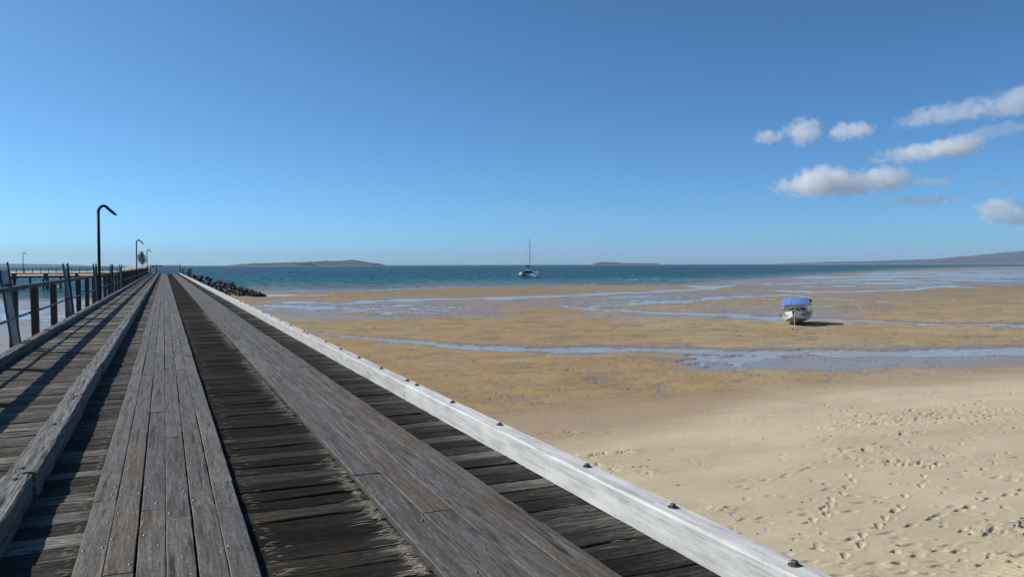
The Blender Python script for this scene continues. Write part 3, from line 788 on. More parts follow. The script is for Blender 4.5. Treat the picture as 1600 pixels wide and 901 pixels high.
lamp(-2.67, 40.1, .146, "tallest looking hooked dark lamp post, nearest on the jetty railing")
lamp(-2.67, 93.0, .146, "hooked dark lamp post just left of the lone tree on the jetty")
lamp(-2.67, 149, .146, "smallest looking hooked lamp post on the jetty, next to the gate")

# ---------------------------------------------------------------- gate
gate = empty("gate", (0, A_END, 0), 0, "wide pale wire mesh gate with red signs closing the jetty's far end", "gate")
GREY_WIRE = paint("galvanised_wire", (0.90, 0.96, 0.98), 0.5, 0.5, 0.1)
SIGN_RED = paint("red_sign_paint", (0.34, 0.06, 0.06), 0.5, 0.5, 0.1)
SIGN_PALE = paint("pale_sign_paint", (0.62, 0.60, 0.58), 0.5, 0.5, 0.1)
def panel(x0, x1, name):
    fr = MB()
    for x in (x0, x1): fr.box((x, 0, .84), (.06, .06, 1.6))
    for z in (.07, .85, 1.66): fr.box(((x0 + x1) / 2, .002, z), (x1 - x0 - .062, .05, .05))
    root = fr.build("gate_frame", GREY_WIRE, gate)
    ms = MB(); x = x0 + .06
    while x < x1 - .04: ms.box((x, .04, .86), (.022, .012, 1.58)); x += .035
    o = ms.build("wire_mesh", GREY_WIRE, root); o['kind'] = 'stuff'
panel(-2.30, -1.42, "a"); panel(-1.22, 2.66, "b")
for x, hh in ((-2.42, 1.9), (-1.32, 1.95), (2.80, 2.05)):
    MB().tube([(x, 0, 0), (x, 0, hh)], .075, 8).build("gate_post", STEEL_DARK, gate, True)
for x0, x1 in ((-2.2, -1.5), (-1.15, -.45)):
    MB().box(((x0 + x1) / 2, -.05, 1.56), (x1 - x0, .02, .2)).build("sign_plate", SIGN_RED, gate)
MB().box((-1.85, -.05, 1.33), (.7, .02, .24)).build("sign_plate", SIGN_PALE, gate)
for x in (-2.9, 3.15, 3.45):
    MB().tube([(x, .1, -.6), (x, .1, 1.45)], .09, 8).build("gate_post", STEEL_DARK, gate, True)

# ---------------------------------------------------------------- pier head beyond
PY = 189.0
pier = empty("pier", (-30, PY, ZW), 0, "pier arm on dark piles crossing left behind the jetty railing", "pier")
def pp(o): o.parent = pier; o.matrix_parent_inverse = Matrix.Translation((30, -PY, -ZW)); return o
bays = 14; bw = 5.6
edge_me = MB().box((0, 0, 0), (bw - .04, .18, .10)).mesh("kerb_timber", WOOD_PILE)
deck_me = MB().box((0, 0, 0), (bw - .02, 4.4, .10)).mesh("deck_bay", WOOD_KERB)
beam_me = MB().box((0, 0, 0), (bw, .3, .32)).mesh("beam", WOOD_PILE)
tres_me = MB().box((0, 0, 0), (.3, 4.0, .68)).mesh("trestle", WOOD_PILE)
capm = MB().box((0, 0, 0), (.34, 4.6, .36)).mesh("headstock", WOOD_PILE)
pil2 = MB().tube([(0, 0, -3.2), (0, 0, 0)], .19, 9).mesh("pile", WOOD_PILE, True)
pst = MB().box((0, 0, .5), (.10, .10, 1.2)).mesh("post", STEEL_DARK)
rl = MB().tube([(-bw / 2, 0, 0), (bw / 2, 0, 0)], .022, 6).mesh("hand_rail", STEEL_DARK, True)
def put(name, me, loc):
    o = pp(link(bpy.data.objects.new(name, me))); o.location = loc; return o
for i in range(bays):
    xc = -5.6 - bw * i
    put("deck_bay", deck_me, (xc, PY + .1, -.02))
    put("kerb_timber", edge_me, (xc, PY - 2.0, .082)); put("kerb_timber", edge_me, (xc, PY + 2.0, .082))
    put("beam", beam_me, (xc, PY - 1.9, -.60)); put("beam", beam_me, (xc, PY + 1.9, -.60))
    put("headstock", capm, (xc, PY, -.945)); put("trestle", tres_me, (xc, PY, -.42))
    for dy in (-2.0, 0.3, 2.0): put("pile", pil2, (xc + rng.uniform(-.3, .3), PY + dy, -1.1))
    put("pile", pil2, (xc + bw / 2 + rng.uniform(-.4, .4), PY - 1.2, -.6))
    for j in range(4): put("post", pst, (xc - bw / 2 + 1.4 * j + .7, PY - 2.16, .05))
    for z in (1.12, .72): put("hand_rail", rl, (xc, PY - 2.16, z))
lamp(-26.4, PY, .04, "far hooked lamp post alone on the pier at the left edge")

# ---------------------------------------------------------------- rock breakwater
def rock_mat():
    M = Mat("dark_wet_rock", 0.75, 0.4)
    c = M.coord(); n = M.noise(c, 2.2, 6, .65); n2 = M.noise(c, 1.0, 3, .5)
    k = M.ramp(n, [(.3, (.010, .009, .009)), (.55, (.030, .026, .023)), (.75, (.075, .062, .045))])
    k = M.mix(1.0, k, M.ramp(M.rand(), [(0, .45), (.6, .8), (.86, 1.3), (.93, (3.6, 3.1, 1.9)), (1, (5.0, 4.2, 2.8))]), 'MULTIPLY')
    M.color(k); M.bump(n, .8, .06); return M.m
ROCK = rock_mat()
def rock_mesh(seed):
    bm = bmesh.new(); bmesh.ops.create_icosphere(bm, subdivisions=2, radius=.5)
    r = random.Random(seed); off = Vector((r.random() * 50, r.random() * 50, r.random() * 50))
    planes = [(Vector((r.gauss(0, 1), r.gauss(0, 1), r.gauss(0, 1))).normalized(), r.uniform(.25, .4)) for _ in range(9)]
    for v_ in bm.verts:
        v_.co *= 1 + .3 * mn.noise(v_.co * 2.2 + off)
        for n_, dd in planes:
            q = v_.co.dot(n_)
            if q > dd: v_.co -= n_ * (q - dd)
    me = bpy.data.meshes.new("rock"); bm.to_mesh(me); bm.free(); me.materials.append(ROCK); return me
rocks_me = [rock_mesh(i) for i in range(10)]
bw_root = empty("rock_breakwater", (9.5, 138, ZW), 0, "breakwater of piled dark rocks running out beside the jetty's far end", "breakwater")
ridge = [(13.0, 122.5, -2.7), (12.0, 126.5, -2.15), (10.9, 131, -1.6), (8.9, 141, -.95), (6.8, 151, -.55), (5.2, 161, -.4), (4.6, 172, -.3)]
r4 = random.Random(77)
cum = [0]
for p_, q_ in zip(ridge, ridge[1:]): cum.append(cum[-1] + (Vector(q_) - Vector(p_)).length)
for k in range(290):
    t = cum[-1] * (r4.random() ** 1.05)
    i = max(j for j in range(len(cum)) if cum[j] <= t); i = min(i, len(ridge) - 2)
    f_ = (t - cum[i]) / (cum[i+1] - cum[i]); c_ = Vector(ridge[i]).lerp(Vector(ridge[i+1]), f_)
    hgt = c_.z - ZW; half = .5 + hgt * .95
    s = r4.uniform(-1, 1); s = math.copysign(abs(s) ** .9, s)
    size = r4.uniform(.4, .95) * (1.0 if r4.random() < .8 else 1.35)
    z = ZW + hgt * (1 - abs(s)) - size * .12 + r4.uniform(-.15, .2)
    o = link(bpy.data.objects.new("rock", rocks_me[k % 10]), bw_root)
    o.matrix_parent_inverse = Matrix.Translation((-9.5, -138, -ZW))
    o.location = (max(c_.x + half * s, 3.7 if c_.y > 160 else 0), c_.y + r4.uniform(-1, 1) * (.6 + .5 * abs(s)), max(z, ZW + .1))
    o.rotation_euler = (r4.uniform(0, 6), r4.uniform(0, 6), r4.uniform(0, 6)); o.scale = (size, size * r4.uniform(.7, 1), size * r4.uniform(.6, .95))

# ---------------------------------------------------------------- foliage
def leaf_mat(name, c):
    M = Mat(name, 0.7, 0.3)
    n = M.noise(M.pos(), 1.3, 3, .6)
    M.color(M.ramp(n, [(.3, tuple(q * .6 for q in c)), (.7, tuple(q * 1.4 for q in c))])); return M.m
LEAF = leaf_mat("dark_casuarina_leaf", (.035, .062, .032))
LEAF2 = leaf_mat("olive_shrub_leaf", (.15, .14, .05))
BARK = tread_wood("grey_brown_bark", (.09, .075, .06), (.07, .05, .035), .5)
def tree(name, loc, hgt, wid, n, ls, leaf, label, cat, clumps, seed):
    r = random.Random(seed)
    root = empty(name, loc, 0, label, cat)
    tk = MB().tube([(0, 0, -.5), (.02 * hgt, 0, hgt * .3), (-.01 * hgt, .01 * hgt, hgt * .62), (.01 * hgt, 0, hgt * .93)], [hgt * .03, hgt * .024, hgt * .013, hgt * .004], 7)
    cr = MB(); cs = []
    for k in range(clumps):
        z = hgt * (.22 + .74 * (k + .5) / clumps); tz = (z / hgt - .2) / .8
        rad = wid * .5 * math.sin(math.pi * min(1, max(.05, .18 + .80 * tz))) ** .7
        th = r.uniform(0, 6.28); q = Vector((rad * r.uniform(.25, .95) * math.cos(th), rad * r.uniform(.25, .95) * math.sin(th), z))
        cs.append((q, wid * r.uniform(.10, .2)))
        tk.tube([(0, 0, z - hgt * .08), (q.x * .6, q.y * .6, q.z - hgt * .02), tuple(q)], [hgt * .009, hgt * .006, hgt * .002], 5)
    for k in range(n):
        c_, rr = r.choice(cs)
        p = c_ + Vector((r.gauss(0, rr * .6), r.gauss(0, rr * .6), r.gauss(0, rr * .8)))
        d = Vector((r.gauss(0, 1), r.gauss(0, 1), r.gauss(.2, 1))).normalized() * ls * r.uniform(.6, 1.4)
        s = d.orthogonal().normalized() * ls * .22
        s.rotate(Matrix.Rotation(r.uniform(0, 6), 3, d.normalized()))
        cr.add([p, p + d * .5 + s, p + d, p + d * .5 - s], [(0, 1, 2, 3)])
    tk.build("trunk", BARK, root, True); cr.build("crown", leaf, root)
tx, ty = at(222, dist=760)
islet_z = CAM_Z - (415.6 - hor(222)) * 760 / F_PX
tree("casuarina_tree", (tx, ty, islet_z), 13.2, 8.2, 2600, .8, LEAF, "lone dark green tree standing on the sand islet behind the jetty", "tree", 34, 4)
tree("shrub", (4.3, 160, -.35), 1.35, 1.2, 700, .16, LEAF2, "yellowish shrub on the rocks beside the gate", "shrub", 14, 9)

# ---------------------------------------------------------------- islands and hills
def bush_mat(name, c1, c2, c3):
    M = Mat(name, 0.95, 0.1); p = M.pos()
    n = M.noise(p, .012, 6, .65); n2 = M.noise(p, .06, 4, .6)
    k = M.ramp(n, [(.35, c1), (.6, c2)])
    k = M.mix(1.0, k, M.ramp(n2, [(.3, .7), (.7, 1.25)]), 'MULTIPLY')
    z = M.sep(p)[2]
    M.color(M.mix(M.ramp(M.math('DIVIDE', M.math('SUBTRACT', z, ZW), 20.0), [(.06, 1.0), (.11, 0.0)]), k, c3)); return M.m
BUSH = bush_mat("wooded_island", (.030, .042, .022), (.060, .065, .035), (.30, .25, .17))
BUSH2 = bush_mat("wooded_headland", (.028, .045, .026), (.055, .072, .040), (.55, .47, .35))
SANDISL = bush_mat("pale_islet_sand", (.50, .44, .34), (.56, .50, .40), (.5, .43, .33))
def ridge_island(name, prof, dist, depth, mat, label, seed, rough=.12, kind='structure', nx=260, ny=26):
    """prof: (pixel x, pixel height above the waterline horizon) -> a hill with depth and its own flanks"""
    xs_ = np.linspace(prof[0][0], prof[-1][0], nx); h = np.interp(xs_, [p[0] for p in prof], [p[1] for p in prof])
    sc = dist / F_PX
    vs_ = np.zeros((nx, ny, 3)); 
    for j in range(ny):
        t = j / (ny - 1) * 2 - 1
        X = (xs_ - 800) * sc; Zd = dist + depth * (t * .5 + .0) + 0 * xs_
        nz = fbm(xs_ * sc / 90, Zd / 90 + seed, seed, 4, .6); nt_ = fbm(xs_ * sc / 14, Zd / 14, seed + 5, 3, .7)
        hh = h * sc * (1 - abs(t) ** 1.6) * (1 + rough * 2 * nz) + 4.5 * nt_ * rough / .12 * np.clip(h * sc / 12, 0, 1) * (1 - t ** 4)
        # apparent heights count from the eye: raise by the drop from eye to water
        vs_[:, j, 0], vs_[:, j, 1] = cam2w(X, Zd)
        vs_[:, j, 2] = ZW - .6 + np.maximum(hh + .9 * (h > 0), 0) + (HS - .6) * np.clip(h / 1.0, 0, 1) * (1 - abs(t) ** 3) 
    return tag(grid_mesh(name, vs_.reshape(-1, 3), nx, ny, mat), label, kind=kind)
ridge_island("island", [(366,0),(374,.8),(400,2.5),(440,3.6),(470,3.9),(495,5.2),(510,6.6),(530,6.3),(552,7.2),(562,6.6),(574,4.0),(582,2.9),(591,2.0),(594,0)], 4300, 500, BUSH, "long low wooded island on the horizon above the breakwater", 3)
ridge_island("islet", [(464,0),(468,1.6),(474,4.2),(480,4.6),(486,2.4),(492,0)], 3300, 90, BUSH, "small dark islet in front of the long island", 6, nx=60)
ridge_island("far_island", [(926,0),(932,2.0),(940,3.2),(958,3.0),(970,1.7),(1000,1.4),(1024,1.1),(1028,0)], 4600, 300, BUSH, "small flat topped island right of the anchored catamaran", 9, nx=120)
ridge_island("far_headland", [(1235,0),(1255,1.2),(1300,2.4),(1340,3.2),(1380,3.8),(1420,5.2),(1460,6.0),(1490,8.4),(1520,10.5),(1545,12.5),(1570,15.5),(1600,18.5),(1650,21),(1720,19),(1800,15),(1900,8),(1960,0)], 6200, 1600, BUSH2, "wooded headland rising at the right end of the horizon", 12, .10, nx=420, ny=34)
ridge_island("far_shore", [(-400,0),(-360,2.0),(-200,3),(0,3.2),(40,2.8),(80,2.2),(110,1.2),(128,0)], 6800, 600, BUSH, "faint low shore on the horizon at the left edge", 15, .06)
def mound(name, cx, cy, rx, ry, top, mat, label):
    n_, k_ = 40, 16; vs, fs = [(cx, cy, top)], []
    for j in range(1, k_ + 1):
        f_ = j / k_
        for i in range(n_):
            t = 2 * math.pi * i / n_; rr = f_ * (1 + .12 * mn.noise(Vector((math.cos(t) * 2, math.sin(t) * 2, cx))))
            vs.append((cx + rx * rr * math.cos(t), cy + ry * rr * math.sin(t), ZW - .4 + (top - ZW + .4) * (1 - f_ ** 4) ))
    for i in range(n_): fs.append((0, 1 + i, 1 + (i + 1) % n_))
    for j in range(k_ - 1):
        for i in range(n_):
            a_ = 1 + j * n_; b_ = a_ + n_
            fs.append((a_ + i, b_ + i, b_ + (i + 1) % n_, a_ + (i + 1) % n_))
    return tag(MB().add(vs, fs).build(name, mat, None, True), label, kind='structure')
mx, my = at(221, dist=760)
mound("sand_islet", mx, my, 19, 26, islet_z + .15, SANDISL, "pale sand islet behind the far end of the jetty railing")

# ---------------------------------------------------------------- motor boat on the sand
WHITE = paint("white_gelcoat", (.95, .95, .92), .3, .5, .08, 2.0)
CREAM = paint("ochre_hull_bottom_paint", (.36, .29, .17), .6, .4, .3, 3.0)
BLUE = paint("blue_canvas", (.14, .26, .62), .85, .2, .15, 2.5)
NAVY = paint("navy_and_shaded_canvas", (.02, .035, .10), .85, .2, .2, 2.5)  # navy cloth; also the painted shade on one canopy flap
ALU = paint("aluminium_tube", (.55, .56, .57), .35, .5, .1, 4.0, .6)
BLACK = paint("black_plastic", (.02, .02, .022), .45, .5, .2)
RUBBER = paint("dark_letter_paint", (.03, .03, .05), .5, .4, .1)
SEATC = paint("grey_vinyl", (.22, .23, .25), .6, .4, .2)
YEL = paint("yellow_stripe", (.62, .5, .1), .5, .4, .1)
def glass_mat():
    M = Mat("tinted_windscreen", .08, .5); M.color((.10, .12, .13)); M.b.inputs['Alpha'].default_value = .55; return M.m
GLASS = glass_mat()
bxy = at(1246, 506.5)
gdir = math.atan2(-(0 - bxy[0]), (0 - bxy[1]))         # bow (+y) looks at the viewer
boat = empty("motor_boat", (bxy[0], bxy[1], ZW + .03), gdir - R(5), "white open motor boat with blue canopy aground on the tidal flats", "boat")
ST = [  # y, keel z, chine x, chine z, gunwale x, gunwale z
 (-2.45,.10,.86,.30,1.02,.92), (-1.4,.08,.88,.30,1.05,.93), (-.3,.06,.88,.32,1.07,.96), (.7,.08,.82,.38,1.06,1.0), (1.35,.14,.66,.47,.95,1.05),
 (1.85,.25,.50,.53,.74,1.10), (2.2,.38,.30,.60,.49,1.14), (2.42,.52,.14,.68,.26,1.17), (2.56,.70,.03,.80,.06,1.19)]
def loft(rows, closed=False):
    n = len(rows[0]); vs = [p for r_ in rows for p in r_]; fs = []
    for i in range(len(rows) - 1):
        for k_ in range(n - 1): fs.append((i*n+k_, (i+1)*n+k_, (i+1)*n+k_+1, i*n+k_+1))
    return vs, fs
side = MB(); bot = MB()
for s in (1, -1):
    rows = [[(s*cx, y, cz), (s*(cx+(gx-cx)*.5+.03), y, cz+(gz-cz)*.5), (s*gx, y, gz), (s*max(gx-.07,.0), y, gz+.02), (s*max(gx-.09,0), y, gz-.05)] for y, kz, cx, cz, gx, gz in ST]
    v_, f_ = loft(rows); side.add(v_, [q[::-1] for q in f_] if s > 0 else f_)
    rows = [[(0, y, kz), (s*cx*.5, y, (kz+cz)*.5-.02), (s*(cx-.012), y, cz-.006), ] for y, kz, cx, cz, gx, gz in ST]
    v_, f_ = loft(rows); bot.add(v_, [q[::-1] for q in f_] if s > 0 else f_)
y, kz, cx, cz, gx, gz = ST[0]
side.add([(-gx,y,gz),(gx,y,gz),(cx,y,cz),(0,y,kz),(-cx,y,cz)], [(0,1,2,3,4)])
hull = side.build("hull", WHITE, boat); bot.build("hull_bottom", CREAM, boat)
for s in (1, -1):
    MB().tube([(s*(gx_+.012), y_, gz_-.02) for (y_, _, _, _, gx_, gz_) in ST], .028, 6).build("rub_rail", SEATC, boat, True)
    MB().tube([(s*(cx_+(gx_-cx_)*.93+.022), y_, cz_+(gz_-cz_)*.80) for (y_, _, cx_, cz_, gx_, gz_) in ST[:6]], .022, 5).build("stripe", YEL, boat, True)
    MB().tube([(s*(cx_+.008), y_, cz_) for (y_, _, cx_, cz_, gx_, gz_) in ST], .022, 5).build("chine_strip", WHITE, boat, True)
dk = MB()
fr_ = [q for q in ST if q[0] >= .7]
v_, f_ = loft([[(-q[4]+.08 if q[4] > .1 else 0, q[0], q[5]-.01), (0, q[0], q[5]+.05), (q[4]-.08 if q[4] > .1 else 0, q[0], q[5]-.01)] for q in fr_]); dk.add(v_, f_)
dk.build("foredeck", WHITE, boat)
MB().box((0, -.9, .42), (1.66, 3.0, .04)).build("cockpit_floor", SEATC, boat)
MB().box((0, .68, .75), (1.9, .04, .62)).build("bulkhead", WHITE, boat)
ws = MB().add([(-.92,.72,1.05),(.92,.72,1.05),(.80,.40,1.46),(-.80,.40,1.46)], [(0,1,2,3)]).build("windscreen", GLASS, boat)
MB().tube([(-.94,.74,1.03),(-.82,.40,1.47),(.82,.40,1.47),(.94,.74,1.03)], .016, 6).build("windscreen_frame", ALU, ws, True)
MB().tube([(0,.73,1.06),(0,.40,1.47)], .012, 6).build("windscreen_frame", ALU, ws, True)
MB().box((-.3,.45,1.12), (.55,.25,.26)).build("dashboard", BLACK, boat, bevel=.03)
MB().tube([(-.3+.17*math.cos(t), .28+.05*math.sin(t), 1.2+.17*math.sin(t)) for t in [i*.5236 for i in range(13)]], .013, 5).build("steering_wheel", BLACK, boat)
for s in (-.42, .42):
    st_ = MB().box((s,-.35,.72), (.45,.45,.12)).box((s,-.57,.98), (.45,.1,.45)).build("seat", SEATC, boat, bevel=.02)
# canopy: a curved cloth roof with a front valance, thick edges
cv, cf = [], []; NU, NV = 17, 9
def canp(u, v_):
    s = -1 + 2*u
    y = .72 - 2.5*v_
    z = 1.98 + .09*math.sin(math.pi*min(1, v_*1.2)) - .14*abs(s)**3 - .06*v_ - (.42*(1-v_/.16)**1.3 if v_ < .16 else 0) + .01*math.sin(u*37)
    yy = y + (.18*(1-v_/.16) if v_ < .16 else 0) - .10*s*s*(1 if v_ < .3 else 0)
    return Vector((1.0*s, yy, z))
vlist = [0,.05,.10,.16,.26,.42,.6,.8,1.0]
for v_ in vlist:
    for i in range(NU): cv.append(canp(i/(NU-1), v_))
NB = len(cv)
cv += [p - Vector((0,0,.02)) for p in cv]
for j in range(len(vlist)-1):
    for i in range(NU-1):
        q = (j*NU+i, j*NU+i+1, (j+1)*NU+i+1, (j+1)*NU+i)
        cf.append(q); cf.append(tuple(NB+k_ for k_ in q[::-1]))
canopy = MB().add(cv, cf).build("canopy", BLUE, boat, True)
for s in (-1, 1):
    sd = MB()
    pts = [canp(0 if s < 0 else 1, v_) for v_ in vlist]
    vs = [p + Vector((s*.012,0,-.01)) for p in pts] + [Vector((p.x+s*.03, p.y, p.z-.24 if i > 2 else p.z-.03)) for i, p in enumerate(pts)]
    sd.add(vs, [(i, i+1, i+1+len(pts), i+len(pts)) for i in range(len(pts)-1)]).build("side_flap", NAVY if s < 0 else BLUE, canopy)  # flap away from the sun in navy: its shade is put into the colour
    MB().tube([(s*1.0,.62,1.0),(s*.99,.55,1.75)], .016, 6).build("canopy_pole", ALU, boat, True)
    MB().tube([(s*1.03,-.4,.96),(s*.99,-.75,1.85)], .016, 6).build("canopy_pole", ALU, boat, True)
    MB().tube([(s*1.03,-.45,.96),(s*.99,-1.7,1.82)], .016, 6).build("canopy_pole", ALU, boat, True)
for u in (.30, .62):
    MB().tube([canp(u, v_) + Vector((0,0,.006)) for v_ in vlist], .007, 5).build("seam", NAVY, canopy)
for sx in (-.5, .55):
    MB().tube([(sx, 2.0, 1.12), (sx*.9, 2.02, 1.28), (sx*.4, 2.42, 1.36), (0, 2.5, 1.37)], .014, 6).build("bow_rail", ALU, boat, True)
MB().box((0,-2.62,.85), (.34,.36,.5)).box((0,-2.66,.32), (.16,.2,.7)).build("outboard_motor", BLACK, boat, bevel=.03)
def lettering(txt, size, parent, loc, rot, mat, name="registration_number"):
    cu = bpy.data.curves.new(name, 'FONT'); cu.body = txt; cu.size = size; cu.extrude = .004; cu.align_x = 'CENTER'; cu.align_y = 'CENTER'
    tmp = bpy.data.objects.new(name, cu); col.objects.link(tmp)
    me = bpy.data.meshes.new_from_object(tmp.evaluated_get(bpy.context.evaluated_depsgraph_get()))
    bpy.data.objects.remove(tmp)
    me.materials.clear(); me.materials.append(mat)
    o = link(bpy.data.objects.new(name, me), parent); o.location = loc; o.rotation_mode = 'QUATERNION'; o.rotation_quaternion = rot
for s in (1, -1):
    # frame of the bow flank between stations y=.9 and y=2.1
    p1 = Vector((s*1.0, 1.05, .90)); p2 = Vector((s*.56, 1.95, .98)); lowp = Vector((s*.74, 1.1, .45))
    ax = (p1 - p2).normalized() if s < 0 else (p2 - p1).normalized()
    ax = -ax if s < 0 else ax
    tx_ = ax if s > 0 else -ax
    upv = (p1 - lowp); nrm = tx_.cross(upv).normalized()
    if nrm.x * s < 0: tx_ = -tx_; nrm = tx_.cross(upv).normalized()
    upv = nrm.cross(tx_)
    q = Matrix((tx_, upv, nrm)).transposed().to_quaternion()
    c_ = (Vector((s*.80, 1.5, .83))) + nrm * .075
    lettering("AO175Q", .36, hull, c_, q, RUBBER)
boat.rotation_mode = 'XYZ'
boat.rotation_euler = (0, R(3), gdir - R(5))
fwdv = Vector((-math.sin(gdir - R(5)), math.cos(gdir - R(5)), 0))
bow = Vector((bxy[0], bxy[1], ZW)) + fwdv * 2.5
an = Vector((*at(1243.5, 517), ZW + .05))
anchor = empty("anchor", an, 0, "small anchor on a pale rope in the sand before the boat's bow", "anchor")
rope = [Vector((0,0,.05)).lerp(bow + Vector((0,0,1.08)) - an, t) - Vector((0,0,.9*t*(1-t))) for t in [i/10 for i in range(11)]]
rope = [Vector((p.x, p.y, max(p.z, .03))) for p in rope]
MB().tube(rope, .014, 5).build("rope", paint("pale_rope", (.6,.56,.46), .9, .1), anchor)
ab = MB().tube([(0,0,0),(.05,.3,.1)], .03, 6)
for s in (-1, 1): ab.tube([(0,0,0),(s*.22,-.02,.02),(s*.3,.1,.16)], [.035,.03,.012], 6)
ab.build("fluke", STEEL_DARK, anchor)

# ---------------------------------------------------------------- catamaran at anchor
YD = 314.0
cx0, cy0 = at(827, dist=YD)
aim = math.atan2(-(0 - cx0), (0 - cy0))      # +y towards the viewer
cat = empty("catamaran", (cx0, cy0, ZW), aim + math.pi - R(14), "white sailing catamaran at anchor on the teal sea with bare mast", "sailboat")
BOATW = paint("bright_white_gelcoat", (.98, .98, .98), .3, .5, .02)
DARKG = paint("dark_cabin_glass", (.03, .025, .03), .2, .5, .2)
for s in (-1, 1):
    hb = MB(); rows = []
    for y_, hw, kz, dz in ((-5.5,.55,.05,.75),(-4.6,.62,-.3,1.0),(-3.4,.68,-.4,1.5),(0,.7,-.45,1.6),(3,.55,-.4,1.7),(5,.22,-.3,1.8),(5.6,.04,.2,1.85)):
        rows.append([(s*2.3-hw,y_,dz),(s*2.3-hw*1.0,y_,.5),(s*2.3-hw*.6,y_,kz*.4),(s*2.3,y_,kz),(s*2.3+hw*.6,y_,kz*.4),(s*2.3+hw,y_,.5),(s*2.3+hw,y_,dz),(s*2.3,y_,dz+.04),(s*2.3-hw,y_,dz)])
    v_, f_ = loft(rows); hb.add(v_, f_); hb.add(rows[0][:-1], [tuple(range(8))])
    hb.build("hull", BOATW, cat, True)
    for k_ in range(3): MB().box((s*2.3, -5.35+.45*k_, .42+.3*k_), (.9, .5, .1)).build("transom_step", BOATW, cat)
MB().box((0,.2,1.15), (3.6,7.4,.55)).build("bridge_deck", BOATW, cat, bevel=.05)
cab = MB()
v_, f_ = loft([[(-1.9,-2.2,1.44),(-1.75,-2.1,2.35),(1.75,-2.1,2.35),(1.9,-2.2,1.44)],[(-1.9,1.2,1.44),(-1.6,.7,2.45),(1.6,.7,2.45),(1.9,1.2,1.44)],[(-1.2,2.6,1.44),(-1.0,1.4,2.2),(1.0,1.4,2.2),(1.2,2.6,1.44)]])
cab.add(v_, f_); cab.add([(-1.9,-2.2,1.44),(-1.75,-2.1,2.35),(1.75,-2.1,2.35),(1.9,-2.2,1.44)], [(3,2,1,0)])
cabin = cab.build("cabin", BOATW, cat)
for x in (-1.15, 0, 1.15): MB().box((x,-2.19,1.9), (.85,.04,.62)).build("window", DARKG, cabin)
MB().box((0,-3.4,2.52), (4.0,2.6,.09)).build("cockpit_roof", NAVY, cat, bevel=.03)
MB().box((0,-3.0,1.5), (3.4,.9,.55)).build("cockpit_seat", DARKG, cat, bevel=.03)
MB().box((.3,-4.45,1.75), (3.0,.06,1.0)).build("cockpit_awning", paint("dark_red_awning", (.09,.05,.05), .8, .2), cat)
for x in (-1.9, 1.9):
    MB().tube([(x,-4.5,1.3),(x,-4.5,2.5)], .04, 6).build("roof_post", ALU, cat)
    MB().tube([(x*1.35,-4.6,1.0),(x*1.35,-4.6,1.75),(x*1.5,0,2.3),(x*1.35,4.6,2.4)], .02, 5).build("guard_rail", ALU, cat)
MAST = paint("grey_mast", (.22,.23,.25), .4, .5, .1)
MB().tube([(0,1.0,2.3),(0,.9,9),(0,.75,15.4)], [.11,.10,.06], 8).build("mast", MAST, cat, True)
MB().tube([(0,.9,3.6),(-1.1,-3.6,3.75)], .09, 8).build("boom", ALU, cat, True)
MB().tube([(0,.8,3.85),(-.4,-.9,4.0),(-1.05,-3.5,3.9)], [.30,.26,.14], 8).build("sail_cover", NAVY, cat, True)
for p0, p1 in (((0,.75,15.2),(0,5.5,1.9)),((0,.8,14.5),(2.8,-.2,1.7)),((0,.8,14.5),(-2.8,-.2,1.7)),((0,.75,15.2),(.9,-4.2,2.5)),((-.9,.85,8.6),(.9,.85,8.6))):
    MB().tube([p0, p1], .018, 4).build("stay" if abs(p0[2]-p1[2]) > .1 else "spreader", MAST, cat)
dx_, dy_ = at(838.5, dist=YD - 6)
dg = empty("dinghy", (dx_, dy_, ZW), aim + R(70), "small grey dinghy floating close beside the catamaran's right hull", "dinghy")
MB().tube([(-.6,-1.3,.25),(-.62,.6,.25),(-.35,1.25,.32),(0,1.5,.38),(.35,1.25,.32),(.62,.6,.25),(.6,-1.3,.25)], .2, 10).build("tube", paint("pale_grey_rubber", (.55,.56,.58), .5, .4), dg, True)
MB().box((0,-.1,.14), (1.0,2.5,.06)).build("floor", SEATC, dg)
MB().box((0,-1.4,.5), (.25,.3,.6)).build("outboard_motor", BLACK, dg, bevel=.03)

